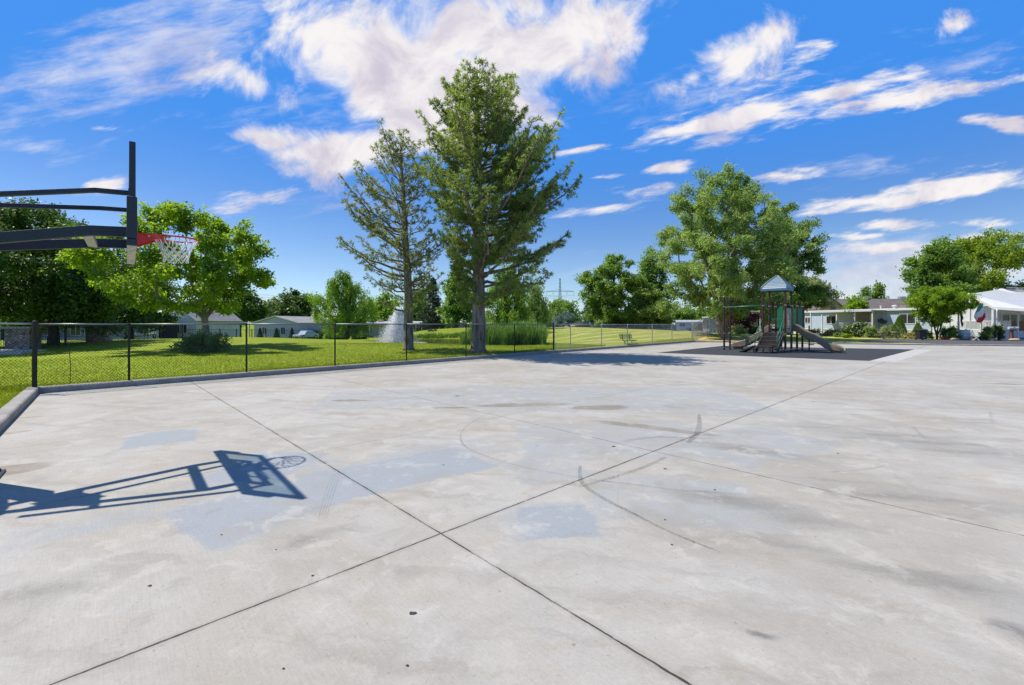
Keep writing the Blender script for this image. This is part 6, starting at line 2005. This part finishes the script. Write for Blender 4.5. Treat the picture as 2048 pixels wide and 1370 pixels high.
def reed_pts(rng, n):
    y = rng.uniform(30.8, 36.5, n); e0 = (942 - 1024) / F * y; e1 = (1091 - 1024) / F * y
    x = e0 + (e1 - e0) * rng.random(n)
    y = y + .3 * np.sin(x * 2.1) + .25 * np.sin(x * 4.7)
    return np.stack([x, y, np.maximum(lawn_z(x, y), WATER_Z) - .05], -1)


blades('reeds', 'dense tall green reeds along the pond edge behind the big pine', reed_pts, (1.0, 2.1), 10000, 'reed', .045, 71, bend=.55)
def reed2(rng, n):
    y = rng.uniform(31.5, 35, n); x = (rng.uniform(922, 944, n) - 1024) / F * y
    return np.stack([x, y, np.maximum(lawn_z(x, y), WATER_Z) - .05], -1)
blades('reeds', 'thin fringe of shorter reeds just left of the big pine trunk', reed2, (.6, 1.35), 900, 'reed', .04, 72)
def bank(rng, n):
    a_ = rng.uniform(.05 * PI, .75 * PI, n); rr0 = rng.uniform(.97, 1.06, n)
    x = -6.5 + 9.6 * np.cos(a_) * rr0 * .99; y = 43.6 + 9.8 * np.sin(a_) * rr0
    return np.stack([x, y, np.maximum(lawn_z(x, y), WATER_Z)], -1)
blades('bank_grass', 'dark rough grass fringing the far bank of the pond', bank, (.25, .6), 3500, 'mid', .06, 73, cat='grass')

# --- shrubs
def shrub(name, label, loc, w, h, leaf, n, size, seed, cat='shrub', group=None, flowers=0, nc=26, depth=None, stem=True):
    rng = np.random.default_rng(seed); loc = Vector(loc)
    o = thing(name, label, cat, loc, group=group)
    c = []
    for i in range(nc):
        a_ = rng.uniform(0, 2 * PI); r_ = math.sqrt(rng.random()) * .78; zz = rng.uniform(.15, .85)
        k = math.sqrt(max(.05, 1 - (zz - .3) ** 2 / .55))
        c.append((math.cos(a_) * r_ * w / 2 * k, math.sin(a_) * r_ * (depth or w) / 2 * k, zz * h))
    c = np.array(c); rad = rng.uniform(.7, 1.3, nc) * min(w, 2 * h) * .17
    v, tn = clump_leaves(rng, c, rad, n, size, .8, core=np.array([0, 0, 0]))
    ok = np.repeat(v.reshape(-1, 4, 3)[:, :, 2].min(1) > .0, 4)
    fast_mesh('foliage', v[ok], 4, LM[leaf], o, tn[ok[::4]])
    if stem:
        mb = MB()
        for i in range(0, nc, 2): mb.tube([(0 + rng.normal(0, .05), rng.normal(0, .05), -.05), c[i] * .5 + np.array([0, 0, .02]), c[i]], [.03, .02, .008], 4)
        mb.build('stems', BARK_DARK, o, recalc=False)
    if flowers:
        ci = rng.integers(0, nc, flowers); d = unit(rng.normal(size=(flowers, 3)) + np.array([0, -.5, .4]))
        pc = c[ci] + d * rad[ci][:, None] * 1.05
        idx_ = np.repeat(np.arange(flowers), 5)
        v = leaf_quads(pc[idx_], rng.normal(size=(len(idx_), 3)), np.repeat(d, 5, 0), np.full(len(idx_), .065), np.full(len(idx_), .055))
        fast_mesh('blossoms', v, 4, LM['petal'], o, rng.random(len(idx_)))
    return o


b0 = gnd(405, 22.6)
shrub('shrub', 'dark spreading shrub around the foot of the maple', b0, 3.1, .88, 'rose', 5200, .11, 81, nc=60, depth=2.2)
b0 = gnd(1203, 66)
shrub('shrub', 'wide light green shrub on the far lawn before the orange boards', b0, 3.6, 1.0, 'elm', 4000, .2, 82, nc=30)
for i, (pxx, Y, w, h, lf, fl_, lab, n) in enumerate((
        (1694, 52, 1.5, 1.5, 'rose', 90, 'rose bush with white blooms at the porch corner of the blue home', 3200),
        (1718, 51, 1.9, 1.75, 'rose', 110, 'widest rose bush with pale yellow blooms before the porch', 4200),
        (1738, 50, 1.6, 1.35, 'elm', 0, 'light green rounded shrub right of the wide rose bush', 2600),
        (1762, 49.5, 2.3, 1.25, 'olive', 0, 'feathery grey green shrub behind the first birdbath', 3600),
        (1778, 50.5, 1.5, 1.55, 'olive', 0, 'taller feathery shrub between the porch railing and the cypress', 2600),
        (1632, 58, 1.9, .9, 'olive', 0, 'low grey shrub at the left end of the white skirting', 1800),
        (1655, 57, 1.0, .75, 'straw', 0, 'straw coloured clump beside the first porch post', 1200),
        (1668, 56, 1.6, 1.0, 'straw', 0, 'golden ornamental grass clump beneath the double window', 1800),
        (1675, 50.5, .8, .6, 'elm', 0, 'small round green plant on the gravel', 900),
        (1694, 49, .95, .5, 'yellow', 0, 'low yellow green plant at the gravel edge', 900),
        (1897, 45.3, 1.5, 1.35, 'mid', 0, 'leafy green shrub right of the yard tree stems', 2600),
        (1905, 44.6, 1.3, 1.0, 'elm', 0, 'lower light green shrub in front of the grey yard post', 2000),
        (1852, 46.5, 1.6, .7, 'rose', 0, 'low dark plants between the trash bin and the yard tree', 1600),
        (1975, 43.2, 1.2, 1.35, 'elm', 0, 'upright green bush left of the thick white porch post', 2400),
        (1998, 43.0, 1.0, 1.6, 'rose', 0, 'tall green bush right of the thick white porch post', 2200),
        (1475, 54, 2.2, 1.5, 'olive', 0, 'grey green bush under the purple plum tree', 2600),
        (1505, 55.5, 1.6, 1.2, 'rose', 0, 'small dark bush beside the black iron gate', 1800),
        (1820, 47.5, 1.8, .6, 'straw', 0, 'low flowering ground plants between cypress and trash bin', 1500),
        (1958, 44.0, .9, .5, 'rose', 0, 'small dark plant at the foot of the middle porch post', 700),
        (665, 74, 3.4, 1.9, 'elm', 0, 'light green bush left of the willow trunks', 2600),
        (680, 70, 3.0, .9, 'dark', 0, 'low dark leaf clump in place of the shadow under the willow', 2200),  # leaf clump put where the willow only shades the grass
        (720, 72, 2.4, 1.1, 'dark', 0, 'small dark leaf clump in place of the willow shadow right of the trunks', 1800),  # second dark clump standing for the willow's shadow on the grass
        (640, 84, 4.0, 1.6, 'dark', 0, 'dark bush beside the brown mobile home', 2200),
        (985, 40, 3.2, 1.9, 'spruce', 0, 'dark bush behind the reeds right of the big pine', 2600))):
    shrub('shrub', lab, W(pxx, Y, .06 if pxx > 1400 else float(lawn_z(*W(pxx, Y)[:2]))), w, h, lf, n, .13 if pxx > 1400 else .26, 100 + i, flowers=fl_)


def cypress(label, loc, w, h, seed):
    rng = np.random.default_rng(seed); o = thing('cypress', label, 'conical shrub', loc, group='clipped conical evergreens by the blue home')
    n = 6500; q = rng.random(n) ** .8
    r_ = w / 2 * np.clip(1.25 * (1 - q) ** .75, .03, 1) * (.82 + .22 * rng.random(n)); r_ *= np.clip(q * 8 + .55, 0, 1); a_ = rng.uniform(0, 2 * PI, n)
    pos_ = np.stack([r_ * np.cos(a_), r_ * np.sin(a_), q * h + .03], -1); out = np.stack([np.cos(a_), np.sin(a_), np.full(n, .9)], -1)
    v = leaf_quads(pos_, unit(out * .6 + rng.normal(size=(n, 3)) * .4 + np.array([0, 0, .8])), unit(out + rng.normal(size=(n, 3)) * .4), rng.uniform(.08, .16, n), rng.uniform(.035, .06, n))
    tn = np.clip(.45 + .25 * np.sin(a_ * 7 + q * 30) + rng.normal(0, .15, n), 0, 1)
    fast_mesh('foliage', v, 4, LM['mid'], o, tn)
    mb = MB(); mb.tube([(0, 0, -.05), (0, 0, h * .6)], [.06, .02], 6); mb.build('trunk', BARK_DARK, o)


cypress('tall clipped conical evergreen under the right window of the blue home', W(1799, 49.5, .05), 1.25, 2.45, 7)
cypress('shorter clipped conical evergreen beside the black trash bin', W(1836, 49.8, .05), 1.1, 1.6, 8)
# little dark cones at the gabled house
for i, (pxx, lab) in enumerate(((520, 'tiny dark cone shrub at the left corner of the gabled house'), (553, 'tiny dark cone shrub under the right window of the gabled house'), (584, 'tiny dark cone shrub at the right corner of the gabled house'))):
    rng = np.random.default_rng(90 + i); o = thing('cone_shrub', lab, 'shrub', W(pxx, 79.5, -.9), group='dark cone shrubs at the gabled house')
    n = 700; q = rng.random(n); a_ = rng.uniform(0, 2 * PI, n); r_ = .5 * (1 - q)
    v = leaf_quads(np.stack([r_ * np.cos(a_), r_ * np.sin(a_), q * 1.7], -1), rng.normal(size=(n, 3)) + np.array([0, 0, 1]), np.stack([np.cos(a_), np.sin(a_), np.ones(n)], -1), np.full(n, .25), np.full(n, .12))
    fast_mesh('foliage', v, 4, LM['spruce'], o, rng.random(n))

# --- trash bin
o = thing('trash_bin', 'black wheeled trash bin at the street edge', 'trash bin', W(1842, 44.2, .06), R(-12))
M_BIN = simple('black plastic', (.022, .023, .026), .5, var=.2, scale=8)
mb = MB(); mb.add([(-.27, -.30, .08), (.27, -.30, .08), (.27, .22, .08), (-.27, .22, .08), (-.36, -.38, .98), (.36, -.38, .98), (.36, .38, .98), (-.36, .38, .98)], [(3, 2, 1, 0), (0, 1, 5, 4), (1, 2, 6, 5), (2, 3, 7, 6), (3, 0, 4, 7), (4, 5, 6, 7)]); mb.box((0, 0, .93), (.78, .82, .07)); mb.build('body', M_BIN, o, bevel=.015)
mb = MB(); mb.prism([(-.40, -.44, .985), (-.40, .42, .985), (-.40, .40, 1.06), (-.40, 0, 1.10), (-.40, -.40, 1.04)], (.80, 0, 0)); mb.build('lid', simple('dark bin lid', (.045, .048, .052), .5), o, bevel=.015)
for sg in (-1, 1):
    mb = MB(); mb.tube([(sg * .25, .27, .13), (sg * .32, .27, .13)], .13, 12); mb.build('wheel', M_TYRE, o)
mb = MB(); mb.tube([(-.3, .44, 1.0), (.3, .44, 1.0)], .02, 6); mb.build('handle', M_BIN, o)
mb = MB(); mb.box((.05, -.335, .25), (.16, .012, .05)); mb.build('sticker', M_WHITE, o)
# --- mailboxes
o = thing('mailbox', 'white mailbox on a reddish brown post by the porch house', 'mailbox', W(2024, 41.6, .06), R(-15))
mb = MB(); mb.box((0, 0, .55), (.15, .15, 1.1)); mb.build('post', simple('red brown painted post', (.26, .075, .03), .7, var=.2), o, bevel=.01)
mb = MB(); mb.prism([(-.12, -.28, 1.1), (.12, -.28, 1.1), (.12, -.28, 1.25), (.08, -.28, 1.33), (-.08, -.28, 1.33), (-.12, -.28, 1.25)], (0, .56, 0)); mb.v = [(y * 1.3 + .1, x, z) for x, y, z in mb.v]; bxm = mb.build('box', M_PALEW, o, bevel=.008)
mb = MB(); mb.box((.1, -.13, 1.28), (.12, .01, .05)); mb.build('flag', M_RED, bxm)
o = thing('mailbox', 'dark green mailbox on a thin post behind the right slide', 'mailbox', W(1637, 34.4, .06), R(10))
mb = MB(); mb.tube([(0, 0, 0), (0, 0, .62)], .035, 6); mb.build('post', M_BLK, o)
mb = MB(); mb.prism([(-.17, -.2, .6), (.17, -.2, .6), (.17, -.2, .78), (.10, -.2, .88), (-.10, -.2, .88), (-.17, -.2, .78)], (0, .4, 0)); mb.build('box', simple('dark green enamel', (.025, .04, .03), .5), o, bevel=.01)
# --- birdbaths
for i, (pxx, lab) in enumerate(((1765, 'stone birdbath left, before the feathery shrub'), (1792, 'stone birdbath right, before the tall conical evergreen'))):
    o = thing('birdbath', lab, 'birdbath', W(pxx, 47.4, .05), group='stone birdbaths')
    mb = MB(); mb.lathe([(.24, 0), (.22, .06), (.10, .12), (.09, .45), (.14, .55)], (0, 0, 0), 12); mb.build('pedestal', M_STONE, o, smooth=True)
    mb = MB(); mb.lathe([(.12, .55), (.36, .62), (.46, .72), (.46, .76), (.40, .74), (.1, .66)], (0, 0, 0), 16); mb.build('bowl', M_STONE, o, smooth=True)
# --- small yard rocks and clay pots
M_ROCK = simple('yard rock', (.38, .27, .20), .9, var=.3, scale=4, bump=.5, bscale=14)
labs = ['clay pot lying left in the bed by the yard tree', 'clay pot lying right in the bed by the yard tree']
for i, pxx in enumerate((1883, 1891)):
    o = thing('clay_pot', labs[i], 'pot', W(pxx, 44.8, .06), group='clay pots in the yard bed')
    mb = MB(); mb.lathe([(.13, 0), (.19, .24), (.22, .24), (.22, .30), (.17, .30), (.15, .1)], (0, 0, 0), 12); mb.build('pot', simple('terracotta', (.42, .15, .07), .8, var=.15), o, smooth=False)
for i, (pxx, Y, s_, lab) in enumerate(((1664, 55, .3, 'small tan rock left of the gravel bed plants'), (1683, 52, .35, 'tan rock between the small round plant and the rose bush'), (1690, 51.4, .25, 'smallest tan rock by the rose bush'), (1910, 43.6, .3, 'flat grey rock before the leafy shrub'), (1985, 42.5, .3, 'flat rock at the foot of the thick porch post'))):
    bm = bmesh.new(); bmesh.ops.create_icosphere(bm, subdivisions=2, radius=s_)
    rr0 = random.Random(i)
    for v_ in bm.verts: v_.co = Vector((v_.co.x * 1.3, v_.co.y, v_.co.z * .6)) * rr0.uniform(.85, 1.15)
    me_ = bpy.data.meshes.new('rock'); bm.to_mesh(me_); bm.free()
    ob = link_mesh('rock', me_, M_ROCK); ob.location = W(pxx, Y, .12); tag(ob, lab, 'rock')
# --- white garden chair, white tank and garden cart by the porch
o = thing('garden_chair', 'white folding garden chair on the grass before the porch', 'chair', W(1952, 42.6, .06), R(35))
for sg in (-.24, .24):
    mb = MB(); mb.tube([(sg, -.25, 0), (sg, .12, .5), (sg, .3, 1.0)], .022, 6); mb.tube([(sg, .25, 0), (sg, -.25, .45)], .022, 6); mb.tube([(sg, -.25, .45), (sg, -.22, .62), (sg, .18, .64)], .02, 6); mb.build('side_frame', M_WHITE, o)
mb = MB()
for i in range(6): mb.box((0, -.22 + i * .085, .45), (.46, .06, .02))
mb.build('seat', M_WHITE, o)
mb = MB()
for i in range(5): mb.box((0, .155 + i * .033, .56 + i * .09), (.46, .02, .06))
mb.build('backrest', M_WHITE, o)
o = thing('water_tank', 'white plastic barrel under the porch railing', 'barrel', W(1928, 44.9, .06))
mb = MB(); mb.lathe([(.42, 0), (.48, .06), (.48, .3), (.50, .33), (.48, .36), (.48, .66), (.50, .69), (.48, .72), (.46, .95), (.3, 1.02)], (0, 0, 0), 20); mb.build('barrel', M_WHITE, o, smooth=True)
mb = MB(); mb.lathe([(.08, 1.02), (.08, 1.07)], (.2, 0, 0), 10); mb.build('bung', M_BLK, o)
# ducks on the far bank
for i, (pxx, Y) in enumerate(((858, 61), (862, 61.5), (866, 60.5), (871, 61.2))):
    b0 = gnd(pxx, Y)
    o = thing('duck', 'tiny dark duck resting on the far grassy bank', 'duck', b0, i * 1.3, group='ducks on the far bank')
    mb = MB(); mb.tube([(-.28, 0, .2), (-.2, 0, .15), (-.05, 0, .14), (.1, 0, .16), (.17, 0, .22), (.2, 0, .32), (.23, 0, .37), (.29, 0, .37), (.35, 0, .35)], [.015, .07, .12, .11, .06, .045, .055, .035, .012], 10)
    for sg in (-.04, .04): mb.tube([(0, sg, .1), (0, sg, 0)], .012, 4)
    mb.build('body', simple('brown feathers', (.06, .045, .035), .8, var=.4), o, smooth=True)
